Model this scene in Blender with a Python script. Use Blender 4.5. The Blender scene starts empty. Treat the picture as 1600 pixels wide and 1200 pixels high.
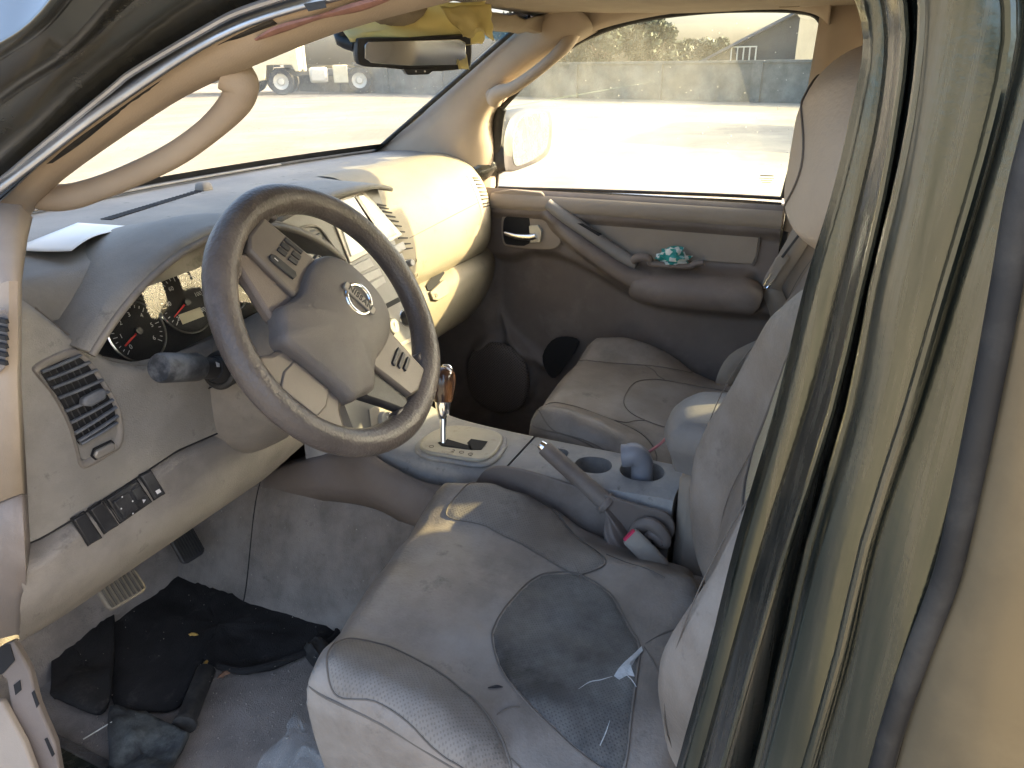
import bpy, bmesh, math, random
import numpy as np
from math import sin, cos, pi, radians, sqrt, atan2
from mathutils import Vector, Matrix, noise as mnoise

random.seed(7)
SC = bpy.context.scene
COL = SC.collection

# ------------------------------------------------------------------ camera
CAM = np.array([-1.158, -.329, 1.076])
YAW, PIT, ROL, FPX = radians(64.73), radians(23.72), radians(-.83), 1151.5
FW = np.array([sin(YAW)*cos(PIT), cos(YAW)*cos(PIT), -sin(PIT)])
_r0 = np.array([cos(YAW), -sin(YAW), 0.]); _u0 = np.cross(_r0, FW)
RT = cos(ROL)*_r0 + sin(ROL)*_u0
UP = -sin(ROL)*_r0 + cos(ROL)*_u0
cd = bpy.data.cameras.new('camera'); cam = bpy.data.objects.new('camera', cd); COL.objects.link(cam)
cd.sensor_width = 36; cd.lens = 36*FPX/1600; cd.clip_start = .02; cd.clip_end = 900
m = Matrix.Identity(4)
for i in range(3):
    m[i][0] = RT[i]; m[i][1] = UP[i]; m[i][2] = -FW[i]; m[i][3] = CAM[i]
cam.matrix_world = m
SC.camera = cam

# ------------------------------------------------------------------ sky, sun, exposure
SUNDIR = Vector((-.54, .84, -.44)).normalized()      # the way the light travels: from the right rear of the car
w = bpy.data.worlds.new('World'); SC.world = w; w.use_nodes = True
nt = w.node_tree; bg = nt.nodes['Background']
sky = nt.nodes.new('ShaderNodeTexSky'); sky.sky_type = 'NISHITA'; sky.sun_disc = False
sky.sun_elevation = math.asin(-SUNDIR.z)
sky.sun_rotation = atan2(-SUNDIR.x, -SUNDIR.y)
sky.dust_density = 6.0; sky.air_density = .75; sky.ozone_density = .5; sky.altitude = 50
nt.links.new(sky.outputs[0], bg.inputs[0]); bg.inputs[1].default_value = .15
sd = bpy.data.lights.new('sun', 'SUN'); sd.energy = 2.7; sd.angle = radians(.6); sd.color = (1, .76, .40)
sun = bpy.data.objects.new('sun', sd); COL.objects.link(sun)
sun.rotation_euler = SUNDIR.to_track_quat('-Z', 'Y').to_euler()
SC.view_settings.view_transform = 'Standard'; SC.view_settings.look = 'None'
SC.view_settings.exposure = 2.92; SC.view_settings.gamma = 1
SC.cycles.max_bounces = 10; SC.cycles.diffuse_bounces = 6; SC.cycles.transparent_max_bounces = 16
SC.cycles.sample_clamp_indirect = 6; SC.cycles.caustics_reflective = False; SC.cycles.caustics_refractive = False

# ------------------------------------------------------------------ helpers
V = np.array
def ray(a, b): return FW + (a-800)/FPX*RT + (600-b)/FPX*UP
def U(a, b, x=None, y=None, z=None, pl=None):
    """where the line of sight through a point of the photograph meets a plane of the car"""
    d = ray(a, b)
    if pl is not None:
        P0, n = V(pl[0]), V(pl[1]); t = ((P0-CAM) @ n)/(d @ n)
    elif x is not None: t = (x-CAM[0])/d[0]
    elif y is not None: t = (y-CAM[1])/d[1]
    else: t = (z-CAM[2])/d[2]
    return CAM + t*d
def US(a, b, f, t0=.3, t1=2.6):
    """... or meets a surface y = f(x, z)"""
    d = ray(a, b); N = 240; prev = None
    for i in range(N+1):
        t = t0+(t1-t0)*i/N; P = CAM+t*d; g = P[1]-f(P[0], P[2])
        if prev is not None and prev[1] < 0 <= g:
            lo, hi = prev[0], t
            for _ in range(30):
                mid = (lo+hi)/2; P = CAM+mid*d
                if P[1]-f(P[0], P[2]) < 0: lo = mid
                else: hi = mid
            return CAM+hi*d
        prev = (t, g)
    return CAM + 1.2*d
def sstep(x, a=0., b=1.):
    t = min(1, max(0, (x-a)/(b-a))); return t*t*(3-2*t)
def lerp(a, b, t): return a+(b-a)*t
def interp(x, pts):
    if x <= pts[0][0]: return pts[0][1]
    for (x0, y0), (x1, y1) in zip(pts, pts[1:]):
        if x <= x1: return lerp(y0, y1, (x-x0)/(x1-x0))
    return pts[-1][1]
def spline(P, n=8, closed=False):
    P = [V(p, dtype=float) if not isinstance(p, np.ndarray) else p for p in P]; out = []
    N = len(P); rng = range(N if closed else N-1)
    for i in rng:
        if closed: p0, p1, p2, p3 = P[i-1], P[i], P[(i+1) % N], P[(i+2) % N]
        else: p0, p1, p2, p3 = P[max(i-1, 0)], P[i], P[i+1], P[min(i+2, N-1)]
        for k in range(n):
            t = k/n
            out.append(.5*((2*p1)+(-p0+p2)*t+(2*p0-5*p1+4*p2-p3)*t*t+(-p0+3*p1-3*p2+p3)*t**3))
    if not closed: out.append(P[-1])
    return out

def mk(name, verts, faces, mat, parent=None, smooth=True, label=None, cat=None, group=None, kind=None, origin=None, angle=38, bevel=0, solid=0, subd=0):
    me = bpy.data.meshes.new(name)
    o0 = V(origin) if origin is not None else V([0., 0, 0])
    me.from_pydata([tuple(V(v)-o0) for v in verts], [], [tuple(f) for f in faces])
    bm = bmesh.new(); bm.from_mesh(me); bmesh.ops.recalc_face_normals(bm, faces=bm.faces); bm.to_mesh(me); bm.free()
    if smooth:
        for p in me.polygons: p.use_smooth = True
        me.set_sharp_from_angle(angle=radians(angle))
    ob = bpy.data.objects.new(name, me); COL.objects.link(ob)
    if mat: me.materials.append(mat)
    ob.location = o0
    if origin is not None: ob['_w'] = tuple(float(v) for v in o0)
    if solid:
        s = ob.modifiers.new('solid', 'SOLIDIFY'); s.thickness = solid; s.offset = 0
    if bevel:
        b = ob.modifiers.new('bevel', 'BEVEL'); b.width = bevel; b.segments = 2; b.limit_method = 'ANGLE'; b.angle_limit = radians(35)
        b.harden_normals = False
    if subd:
        s = ob.modifiers.new('subd', 'SUBSURF'); s.levels = subd; s.render_levels = subd
    setp(ob, parent); tag(ob, label, cat, group, kind)
    return ob
def setp(ob, parent):
    if parent is not None:
        ob.parent = parent
        w_ = Vector(parent.get('_w', (0, 0, 0)))
        ob.matrix_parent_inverse = Matrix.Translation(-w_)
def tag(ob, label=None, cat=None, group=None, kind=None):
    if label: ob['label'] = label
    if cat: ob['category'] = cat
    if group: ob['group'] = group
    if kind: ob['kind'] = kind
    return ob
def empty(name, loc, label=None, cat=None, group=None):
    o = bpy.data.objects.new(name, None); COL.objects.link(o); o.location = loc; o['_w'] = tuple(float(v) for v in loc)
    o.empty_display_size = .1
    return tag(o, label, cat, group)
def part(name, parent):
    """an Empty that gathers the pieces of one part"""
    o = bpy.data.objects.new(name, None); COL.objects.link(o); o.empty_display_size = .02
    setp(o, parent); return o

def grid(nu, nv, fn):
    Vs = [fn(i/(nu-1), j/(nv-1)) for j in range(nv) for i in range(nu)]
    Fs = [(j*nu+i, j*nu+i+1, (j+1)*nu+i+1, (j+1)*nu+i) for j in range(nv-1) for i in range(nu-1)]
    return Vs, Fs
def loft(S, loop=False, cap=False):
    n = len(S[0]); Vs = [p for s in S for p in s]; Fs = []
    for j in range(len(S)-1):
        for i in range(n if loop else n-1):
            k = (i+1) % n
            Fs.append((j*n+i, j*n+k, (j+1)*n+k, (j+1)*n+i))
    if cap:
        Fs.append(tuple(range(n))[::-1]); Fs.append(tuple(range((len(S)-1)*n, len(S)*n)))
    return Vs, Fs
def join(*parts_):
    Vs, Fs = [], []
    for v, f in parts_:
        o = len(Vs); Vs += list(v); Fs += [tuple(i+o for i in q) for q in f]
    return Vs, Fs
def nrm(v): v = V(v, dtype=float); return v/np.linalg.norm(v)
def tubeg(P, r, n=12, sp=6, flat=1., cap=True, up=None):
    """tube along a path; r is a number or a list per point; flat squashes the section along the transported normal"""
    P = [V(p, dtype=float) for p in P]; R_ = r if isinstance(r, (list, tuple)) else [r]*len(P)
    if sp > 1 and len(P) > 2:
        Q = spline([np.append(p, rr_) for p, rr_ in zip(P, R_)], sp)
        P = [q[:3] for q in Q]; R_ = [q[3] for q in Q]
    S = []; N = None
    for i, p in enumerate(P):
        t = nrm(P[min(i+1, len(P)-1)]-P[max(i-1, 0)])
        if N is None:
            a = V(up) if up is not None else (V([0, 0, 1.]) if abs(t[2]) < .9 else V([1., 0, 0]))
            N = nrm(a-(a@t)*t)
        else: N = nrm(N-(N@t)*t)
        B = np.cross(t, N)
        S.append([p+R_[i]*(cos(2*pi*k/n)*N*flat+sin(2*pi*k/n)*B) for k in range(n)])
    return loft(S, True, cap)
def tube(name, P, r, mat, parent=None, **k):
    g = {q: k.pop(q) for q in ('n', 'sp', 'flat', 'cap', 'up') if q in k}
    return mk(name, *tubeg(P, r, **g), mat, parent, **k)
def prismg(pts, d0, d1, nvec):
    nvec = nrm(nvec); n = len(pts)
    A = [V(p)+nvec*d0 for p in pts]; B = [V(p)+nvec*d1 for p in pts]
    F = [tuple(range(n))[::-1], tuple(range(n, 2*n))]+[(i, (i+1) % n, n+(i+1) % n, n+i) for i in range(n)]
    return A+B, F
def polyn(P):
    n = np.zeros(3)
    for a, b in zip(P, list(P[1:])+[P[0]]): n += np.cross(a, b)
    n = nrm(n); c = sum(P)/len(P)
    return n if n @ (CAM-c) > 0 else -n
def pad(name, px, surf, d0, d1, mat, parent=None, bevel=.001, sm=0, **k):
    """a plate whose outline is seen at these points of the photograph, lying on a surface of the car"""
    P = [surf(*p) for p in px]
    if sm: P = spline(P, sm, True)
    nv = k.pop('nv', None)
    return mk(name, *prismg(P, d0, d1, polyn(P) if nv is None else nv), mat, parent, bevel=bevel, **k)
def boxg(c, s, R=None):
    c = V(c); s = V(s)/2; R = np.eye(3) if R is None else R
    Vs = [c+R@(s*V(q)) for q in [(-1,-1,-1),(1,-1,-1),(1,1,-1),(-1,1,-1),(-1,-1,1),(1,-1,1),(1,1,1),(-1,1,1)]]
    return Vs, [(0,3,2,1),(4,5,6,7),(0,1,5,4),(1,2,6,5),(2,3,7,6),(3,0,4,7)]
def box(name, c, s, mat, parent=None, R=None, bevel=.003, **k):
    return mk(name, *boxg(c, s, R), mat, parent, bevel=bevel, **k)
def rotm(ax, a):
    return V(Matrix.Rotation(a, 3, ax))
def frame(n, up=(0, 0, 1)):
    """columns: right, up, normal"""
    n = nrm(n); u = V(up, dtype=float); u = nrm(u-(u@n)*n); r = np.cross(u, n); return r, u, n
def discg(c, n, r, d0, d1, seg=32, up=(0, 0, 1), sx=1., r1=None):
    a, b, n = frame(n, up); r1 = r if r1 is None else r1
    A = [V(c)+n*d0+r*(sx*cos(2*pi*k/seg)*a+sin(2*pi*k/seg)*b) for k in range(seg)]
    B = [V(c)+n*d1+r1*(sx*cos(2*pi*k/seg)*a+sin(2*pi*k/seg)*b) for k in range(seg)]
    return loft([A, B], True, True)
def ringg(c, n, R_, r, seg=48, m_=8, up=(0, 0, 1), flat=1.):
    a, b, n = frame(n, up)
    S = []
    for k in range(seg+1):
        d = cos(2*pi*k/seg)*a+sin(2*pi*k/seg)*b
        S.append([V(c)+d*(R_+r*cos(2*pi*j/m_))+n*r*flat*sin(2*pi*j/m_) for j in range(m_)])
    return loft(S, True)
def rrect(w_, h_, r, k=5):
    P = []
    for cx, cy, a0 in ((w_/2-r, h_/2-r, 0), (-w_/2+r, h_/2-r, 90), (-w_/2+r, -h_/2+r, 180), (w_/2-r, -h_/2+r, 270)):
        for i in range(k+1):
            a = radians(a0+90*i/k); P.append((cx+r*cos(a), cy+r*sin(a)))
    return P
def place(P2, o, ex, ey): return [V(o)+V(ex)*p[0]+V(ey)*p[1] for p in P2]
def text(name, s, size, o, ex, ey, mat, parent=None, ext=.0006, lift=.0005, bold=0, spacing=1., **k):
    cu = bpy.data.curves.new(name, 'FONT'); cu.body = s; cu.size = size; cu.align_x = 'CENTER'; cu.align_y = 'CENTER'
    cu.extrude = ext; cu.offset = bold; cu.space_character = spacing; cu.resolution_u = 3
    t = bpy.data.objects.new(name, cu); COL.objects.link(t)
    me = bpy.data.meshes.new_from_object(t)
    en = np.cross(V(ex), V(ey))
    Vs = [V(o)+V(ex)*v.co.x+V(ey)*v.co.y+en*(v.co.z+lift+ext) for v in me.vertices]; Fs = [tuple(p.vertices) for p in me.polygons]
    bpy.data.objects.remove(t); bpy.data.meshes.remove(me); bpy.data.curves.remove(cu)
    return mk(name, Vs, Fs, mat, parent, smooth=False, **k)
def fbm(p, o=4): return mnoise.fractal(Vector(p), 1.0, 2.0, o)

# pillow: rounded cushion. top(a,b) height over the base plane of the frame (o; ex, ey, en)
def pillowg(o, ex, ey, en, hw, hl, top, thick, rho=.16, sq=.55, n=44, skirt=5, drop=.06, under=.0, taper=None):
    o, ex, ey, en = V(o), V(ex), V(ey), V(en); Vs = []; idx = {}
    N = n
    def plan(a, b):
        da = a*sqrt(1-.5*b*b); db = b*sqrt(1-.5*a*a)
        x = lerp(da, a, sq); y = lerp(db, b, sq)
        return x, y
    for j in range(N+1):
        for i in range(N+1):
            a = -1+2*i/N; b = -1+2*j/N
            # denser sampling at the rim
            a = math.copysign(1-(1-abs(a))**1.25, a); b = math.copysign(1-(1-abs(b))**1.25, b)
            x, y = plan(a, b); e = max(abs(a), abs(b))
            t = max(0, (e-(1-rho))/rho); dz = drop*(1-sqrt(max(0, 1-t*t)))
            tw = taper(b) if taper else 1.
            idx[i, j] = len(Vs); Vs.append(o+ex*x*hw*tw+ey*y*hl+en*(top(a, b)-dz))
    F = [(idx[i, j], idx[i+1, j], idx[i+1, j+1], idx[i, j+1]) for j in range(N) for i in range(N)]
    rim = [(i, 0) for i in range(N)]+[(N, j) for j in range(N)]+[(i, N) for i in range(N, 0, -1)]+[(0, j) for j in range(N, 0, -1)]
    last = [idx[r] for r in rim]
    cen = o
    for s in range(1, skirt+1):
        cur = []
        f = s/skirt
        for r in rim:
            p = Vs[idx[r]]; h = (p-o) @ en; q = p-en*h
            k = 1-under*sin(f*pi/2)*1.0 + .012*sin(f*pi)
            z = h+(-thick-h)*f
            cur.append(len(Vs)); Vs.append(cen+(q-cen)*k+en*z)
        L = len(rim)
        F += [(last[i], cur[i], cur[(i+1) % L], last[(i+1) % L]) for i in range(L)]
        last = cur
    F.append(tuple(last))
    def at(a, b, lift=.0):
        x, y = plan(a, b); e = max(abs(a), abs(b)); t = min(1, max(0, (e-(1-rho))/rho)); dz = drop*(1-sqrt(max(0, 1-t*t)))
        tw = taper(b) if taper else 1.
        return o+ex*x*hw*tw+ey*y*hl+en*(top(a, b)-dz+lift)
    return (Vs, F), at

# ------------------------------------------------------------------ materials
def newmat(name):
    mt = bpy.data.materials.new(name); mt.use_nodes = True; t = mt.node_tree
    return mt, t, t.nodes['Principled BSDF'], t.nodes.new
def M(name, col, rough=.6, var=.15, vs=7, bump=.0, bs=220, metal=0, coat=0, spec=.4, dust=None, dscale=5, damt=.5, drange=(.45, .7), detail=6, sheen=0, spots=None, wr=0, wrs=30):
    mt, t, b, N = newmat(name); L = t.links.new
    tc = N('ShaderNodeTexCoord'); n1 = N('ShaderNodeTexNoise'); n1.inputs['Scale'].default_value = vs; n1.inputs['Detail'].default_value = detail; n1.inputs['Roughness'].default_value = .62
    L(tc.outputs['Object'], n1.inputs['Vector'])
    mr = N('ShaderNodeMapRange'); mr.inputs['From Min'].default_value = .3; mr.inputs['From Max'].default_value = .7
    mr.inputs['To Min'].default_value = 1-var; mr.inputs['To Max'].default_value = 1+var; L(n1.outputs['Fac'], mr.inputs['Value'])
    mx = N('ShaderNodeMix'); mx.data_type = 'RGBA'; mx.blend_type = 'MULTIPLY'; mx.inputs['Factor'].default_value = 1
    mx.inputs['A'].default_value = (*col, 1); L(mr.outputs[0], mx.inputs['B']); out = mx.outputs['Result']
    rsock = None
    if dust:
        n2 = N('ShaderNodeTexNoise'); n2.inputs['Scale'].default_value = dscale; n2.inputs['Detail'].default_value = 8; n2.inputs['Roughness'].default_value = .68
        n2.noise_dimensions = '3D'
        mp = N('ShaderNodeMapping'); mp.inputs['Location'].default_value = (3.1, 7.7, 1.3); L(tc.outputs['Object'], mp.inputs[0]); L(mp.outputs[0], n2.inputs['Vector'])
        m2 = N('ShaderNodeMapRange'); m2.inputs['From Min'].default_value = drange[0]; m2.inputs['From Max'].default_value = drange[1]
        m2.inputs['To Max'].default_value = damt; L(n2.outputs['Fac'], m2.inputs['Value'])
        mx2 = N('ShaderNodeMix'); mx2.data_type = 'RGBA'; L(m2.outputs[0], mx2.inputs['Factor']); L(out, mx2.inputs['A']); mx2.inputs['B'].default_value = (*dust, 1)
        out = mx2.outputs['Result']
        r2 = N('ShaderNodeMapRange'); r2.inputs['To Min'].default_value = rough; r2.inputs['To Max'].default_value = min(1, rough+.35); L(m2.outputs[0], r2.inputs['Value']); L(r2.outputs[0], b.inputs['Roughness'])
    else:
        r2 = N('ShaderNodeMapRange'); r2.inputs['From Min'].default_value = .3; r2.inputs['From Max'].default_value = .7; r2.inputs['To Min'].default_value = max(.02, rough-.08); r2.inputs['To Max'].default_value = min(1, rough+.1); L(n1.outputs['Fac'], r2.inputs['Value']); L(r2.outputs[0], b.inputs['Roughness'])
    if spots:
        n5 = N('ShaderNodeTexNoise'); n5.inputs['Scale'].default_value = spots[0]; n5.inputs['Detail'].default_value = 5; n5.inputs['Roughness'].default_value = .75; L(tc.outputs['Object'], n5.inputs['Vector'])
        m5 = N('ShaderNodeMapRange'); m5.inputs['From Min'].default_value = .60; m5.inputs['From Max'].default_value = .72; m5.inputs['To Max'].default_value = spots[1]; L(n5.outputs['Fac'], m5.inputs['Value'])
        mx5 = N('ShaderNodeMix'); mx5.data_type = 'RGBA'; L(m5.outputs[0], mx5.inputs['Factor']); L(out, mx5.inputs['A']); mx5.inputs['B'].default_value = (*[c*.35 for c in col], 1); out = mx5.outputs['Result']
    L(out, b.inputs['Base Color'])
    b.inputs['Metallic'].default_value = metal; b.inputs['Coat Weight'].default_value = coat; b.inputs['Specular IOR Level'].default_value = spec
    b.inputs['Coat Roughness'].default_value = .12
    if sheen: b.inputs['Sheen Weight'].default_value = sheen
    if bump:
        n3 = N('ShaderNodeTexNoise'); n3.inputs['Scale'].default_value = bs; n3.inputs['Detail'].default_value = 3; L(tc.outputs['Object'], n3.inputs['Vector'])
        bp = N('ShaderNodeBump'); bp.inputs['Strength'].default_value = bump; bp.inputs['Distance'].default_value = .002; L(n3.outputs['Fac'], bp.inputs['Height']); L(bp.outputs[0], b.inputs['Normal'])
        if wr:
            n4 = N('ShaderNodeTexNoise'); n4.noise_type = 'RIDGED_MULTIFRACTAL' if hasattr(n4, 'noise_type') else None; n4.inputs['Scale'].default_value = wrs; n4.inputs['Detail'].default_value = 4; n4.inputs['Distortion'].default_value = .6; L(tc.outputs['Object'], n4.inputs['Vector'])
            b4 = N('ShaderNodeBump'); b4.inputs['Strength'].default_value = wr; b4.inputs['Distance'].default_value = .003; L(n4.outputs['Fac'], b4.inputs['Height']); L(b4.outputs[0], bp.inputs['Normal'])
    return mt
def add_dots(mt, spacing=.0065, dot=.3, depth=.55, axes=(0, 1)):
    """rows of small punched holes, staggered"""
    t = mt.node_tree; N = t.nodes.new; L = t.links.new; b = t.nodes['Principled BSDF']
    tc = N('ShaderNodeTexCoord'); vo = N('ShaderNodeTexVoronoi'); vo.voronoi_dimensions = '2D'; vo.inputs['Randomness'].default_value = .22; vo.inputs['Scale'].default_value = 1/spacing
    sp_ = N('ShaderNodeSeparateXYZ'); cb = N('ShaderNodeCombineXYZ'); L(tc.outputs['Object'], sp_.inputs[0]); L(sp_.outputs[axes[0]], cb.inputs[0]); L(sp_.outputs[axes[1]], cb.inputs[1])
    mp = N('ShaderNodeMapping'); mp.inputs['Rotation'].default_value = (0, 0, radians(45)); L(cb.outputs[0], mp.inputs[0]); L(mp.outputs[0], vo.inputs['Vector'])
    mr = N('ShaderNodeMapRange'); mr.inputs['From Min'].default_value = dot*.7; mr.inputs['From Max'].default_value = dot; mr.inputs['To Min'].default_value = 1-depth; L(vo.outputs['Distance'], mr.inputs['Value'])
    old = b.inputs['Base Color'].links[0].from_socket
    mx = N('ShaderNodeMix'); mx.data_type = 'RGBA'; mx.blend_type = 'MULTIPLY'; mx.inputs['Factor'].default_value = 1; L(old, mx.inputs['A']); L(mr.outputs[0], mx.inputs['B']); L(mx.outputs['Result'], b.inputs['Base Color'])
    bp = N('ShaderNodeBump'); bp.inputs['Strength'].default_value = .6; bp.inputs['Distance'].default_value = .0015; L(mr.outputs[0], bp.inputs['Height'])
    if b.inputs['Normal'].links:
        L(b.inputs['Normal'].links[0].from_socket, bp.inputs['Normal'])
    L(bp.outputs[0], b.inputs['Normal'])
    return mt
def glassmat(name, tint=(1, 1, 1), dust=.12, dustcol=(.75, .72, .62), dscale=6, refl=.06, lo=.35, hi=.75, speck=True):
    mt, t, b, N = newmat(name); L = t.links.new; t.nodes.remove(b); out = t.nodes['Material Output']
    tr = N('ShaderNodeBsdfTransparent'); tr.inputs[0].default_value = (*tint, 1)
    gl = N('ShaderNodeBsdfGlossy'); gl.inputs['Roughness'].default_value = .02
    fr = N('ShaderNodeFresnel'); ge = N('ShaderNodeNewGeometry'); io = N('ShaderNodeMapRange'); io.inputs['To Min'].default_value = 1.45; io.inputs['To Max'].default_value = 1/1.45; L(ge.outputs['Backfacing'], io.inputs['Value']); L(io.outputs[0], fr.inputs[0])
    m1 = N('ShaderNodeMixShader'); L(fr.outputs[0], m1.inputs[0]); L(tr.outputs[0], m1.inputs[1]); L(gl.outputs[0], m1.inputs[2])
    tl = N('ShaderNodeBsdfTranslucent'); tl.inputs[0].default_value = (*dustcol, 1); df = N('ShaderNodeBsdfDiffuse'); df.inputs[0].default_value = (*dustcol, 1)
    md = N('ShaderNodeMixShader'); md.inputs[0].default_value = .5; L(tl.outputs[0], md.inputs[1]); L(df.outputs[0], md.inputs[2])
    tc = N('ShaderNodeTexCoord'); n = N('ShaderNodeTexNoise'); n.inputs['Scale'].default_value = dscale; n.inputs['Detail'].default_value = 9; n.inputs['Roughness'].default_value = .65; L(tc.outputs['Object'], n.inputs['Vector'])
    mr = N('ShaderNodeMapRange'); mr.inputs['From Min'].default_value = lo; mr.inputs['From Max'].default_value = hi; mr.inputs['To Min'].default_value = dust*.35; mr.inputs['To Max'].default_value = dust*1.6; L(n.outputs['Fac'], mr.inputs['Value'])
    fac = mr.outputs[0]
    if speck:
        vo = N('ShaderNodeTexVoronoi'); vo.inputs['Scale'].default_value = 55; L(tc.outputs['Object'], vo.inputs['Vector'])
        ms = N('ShaderNodeMapRange'); ms.inputs['From Min'].default_value = .10; ms.inputs['From Max'].default_value = .05; ms.inputs['To Max'].default_value = .35; L(vo.outputs['Distance'], ms.inputs['Value'])
        ad = N('ShaderNodeMath'); ad.use_clamp = True; L(fac, ad.inputs[0]); L(ms.outputs[0], ad.inputs[1]); fac = ad.outputs[0]
    m2 = N('ShaderNodeMixShader'); L(fac, m2.inputs[0]); L(m1.outputs[0], m2.inputs[1]); L(md.outputs[0], m2.inputs[2]); L(m2.outputs[0], out.inputs[0])
    return mt

DUST = (.42, .38, .31)
m_dash = M('dash_plastic', (.21, .198, .178), .58, .2, 6, .4, 600, dust=(.34, .325, .295), damt=.7, dscale=5, drange=(.42, .68), spots=(24, .6))
m_dashlow = M('dash_lower_plastic', (.175, .158, .138), .48, .24, 7, .4, 600, dust=(.29, .265, .23), damt=.7, dscale=7, drange=(.42, .68), spots=(18, .65))
m_pad = M('dash_pad_plastic', (.245, .215, .16), .62, .12, 5, .4, 600, dust=(.31, .275, .21), damt=.5, spots=(22, .35))
m_door = M('door_plastic', (.165, .137, .118), .5, .16, 6, .35, 600, dust=(.33, .30, .27), damt=.5, dscale=6, drange=(.52, .78))
m_doorins = M('door_insert', (.29, .245, .195), .75, .08, 6, .3, 500, dust=(.38, .33, .27), damt=.4)
m_seat = M('seat_leather', (.20, .172, .145), .46, .26, 8, .4, 260, dust=(.32, .295, .265), damt=.75, dscale=6, drange=(.45, .7), spots=(14, .55), wr=.45, wrs=13)
m_perf = add_dots(M('seat_leather_perforated', (.165, .145, .124), .5, .28, 8, .3, 260, dust=(.29, .27, .24), damt=.7, dscale=7, spots=(12, .5), wr=.3, wrs=14), .0042, .28, .24)
m_perfd = add_dots(M('seat_insert_worn', (.062, .058, .053), .46, .6, 9, .3, 160, dust=(.22, .215, .20), damt=.75, dscale=7, drange=(.46, .7), wr=.5, wrs=16), .0042, .28, .28)
m_perfb = add_dots(M('seat_back_perforated', (.33, .29, .2), .55, .12, 8, .2, 160), .0052, .3, .4, axes=(0, 2))
m_seam = M('seam_thread', (.135, .118, .10), .8, .1)
m_tan = M('pillar_trim', (.43, .345, .26), .7, .10, 6, .2, 600, dust=(.42, .36, .28), damt=.4)
m_hrest = M('headrest_vinyl', (.43, .36, .275), .6, .10, 7, .3, 300, dust=(.45, .38, .3), damt=.4)
m_head = M('headliner', (.40, .33, .25), .9, .14, 9, .4, 300)
m_carpet = M('carpet', (.20, .172, .145), .95, .35, 12, 1.0, 400, dust=(.31, .275, .24), damt=.7, dscale=7, drange=(.44, .7), sheen=.2, spots=(30, .5))
m_black = M('black_plastic', (.022, .022, .024), .45, .2, 20, .1, 600, dust=(.2, .2, .2), damt=.22, dscale=12)
m_dark = M('dark_recess', (.012, .012, .013), .8, .2)
m_rubber = M('rubber_seal', (.018, .018, .018), .6, .2, 20, dust=(.2, .18, .15), damt=.25, dscale=15)
m_mat = M('floor_mat_felt', (.017, .016, .0155), .97, .4, 14, 1.0, 420, dust=(.12, .11, .1), damt=.5, dscale=22, drange=(.58, .8))
m_leather = M('wheel_leather', (.09, .077, .07), .34, .25, 9, .6, 240, dust=(.25, .22, .2), damt=.4, dscale=9, drange=(.5, .72), spots=(18, .5))
m_airbag = M('airbag_cover', (.12, .108, .10), .5, .07, 6, .3, 900, dust=(.3, .28, .25), damt=.3)
m_stack = M('stack_plastic', (.17, .165, .155), .45, .12, 8, .1, 500, dust=(.27, .255, .23), damt=.5)
m_spoke = M('spoke_silver', (.15, .13, .112), .42, .14, 8, .1, 500, metal=.1, dust=(.2, .175, .15), damt=.4)
m_gauge = M('gauge_black', (.012, .012, .013), .85, .1, 8)
m_jamb = M('jamb_trim', (.30, .25, .20), .7, .14, 6, .2, 600, dust=(.36, .31, .25), damt=.5)
m_silver = M('silver_plastic', (.28, .26, .23), .42, .06, 8, .05, 500, metal=.35, dust=(.4, .36, .3), damt=.3)
m_chrome = M('chrome', (.85, .85, .85), .1, .03, 8, metal=1)
m_console = M('console_grey', (.25, .245, .24), .42, .16, 8, .2, 500, dust=(.42, .40, .36), damt=.7, dscale=10, drange=(.45, .66), spots=(40, .7))
m_gate = M('gate_plate', (.40, .37, .30), .45, .12, 12, .1, 500, metal=.2, dust=(.2, .17, .14), damt=.45, dscale=60, drange=(.58, .7))
m_paint = M('car_paint', (.10, .098, .082), .22, .1, 4, metal=.7, coat=.8, spec=.5, dust=(.17, .155, .125), damt=.3, dscale=9)
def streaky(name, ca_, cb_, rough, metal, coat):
    """glossy paint; streaked reflections painted into the colour, with dirt, along the pillar height"""
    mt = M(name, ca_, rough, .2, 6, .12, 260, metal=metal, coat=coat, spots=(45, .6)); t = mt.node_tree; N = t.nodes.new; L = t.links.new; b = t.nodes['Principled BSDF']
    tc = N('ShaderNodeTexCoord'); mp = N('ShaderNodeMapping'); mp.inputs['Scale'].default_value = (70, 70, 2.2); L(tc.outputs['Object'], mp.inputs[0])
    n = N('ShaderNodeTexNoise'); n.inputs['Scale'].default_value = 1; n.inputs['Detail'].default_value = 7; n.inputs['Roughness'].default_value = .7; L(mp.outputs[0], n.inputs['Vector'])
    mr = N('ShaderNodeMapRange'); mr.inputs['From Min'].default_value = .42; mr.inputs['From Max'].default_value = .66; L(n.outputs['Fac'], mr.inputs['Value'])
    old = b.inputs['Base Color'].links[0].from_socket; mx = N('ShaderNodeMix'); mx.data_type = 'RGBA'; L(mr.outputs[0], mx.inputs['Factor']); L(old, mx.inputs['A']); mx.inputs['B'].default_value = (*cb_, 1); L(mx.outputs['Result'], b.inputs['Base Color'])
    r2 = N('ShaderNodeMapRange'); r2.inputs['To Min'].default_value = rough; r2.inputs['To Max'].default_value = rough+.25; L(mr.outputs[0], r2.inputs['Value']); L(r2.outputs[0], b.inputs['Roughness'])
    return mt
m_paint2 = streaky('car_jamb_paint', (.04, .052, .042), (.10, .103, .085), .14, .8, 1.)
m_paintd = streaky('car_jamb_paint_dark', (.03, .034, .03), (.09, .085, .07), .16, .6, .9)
m_flange = M('flange_sky_sheen', (.40, .42, .46), .3, .2, 9, metal=.85, dust=(.3, .26, .2), damt=.4, dscale=14)  # bright bluish base colour stands in for sky reflected in the body paint
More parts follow.
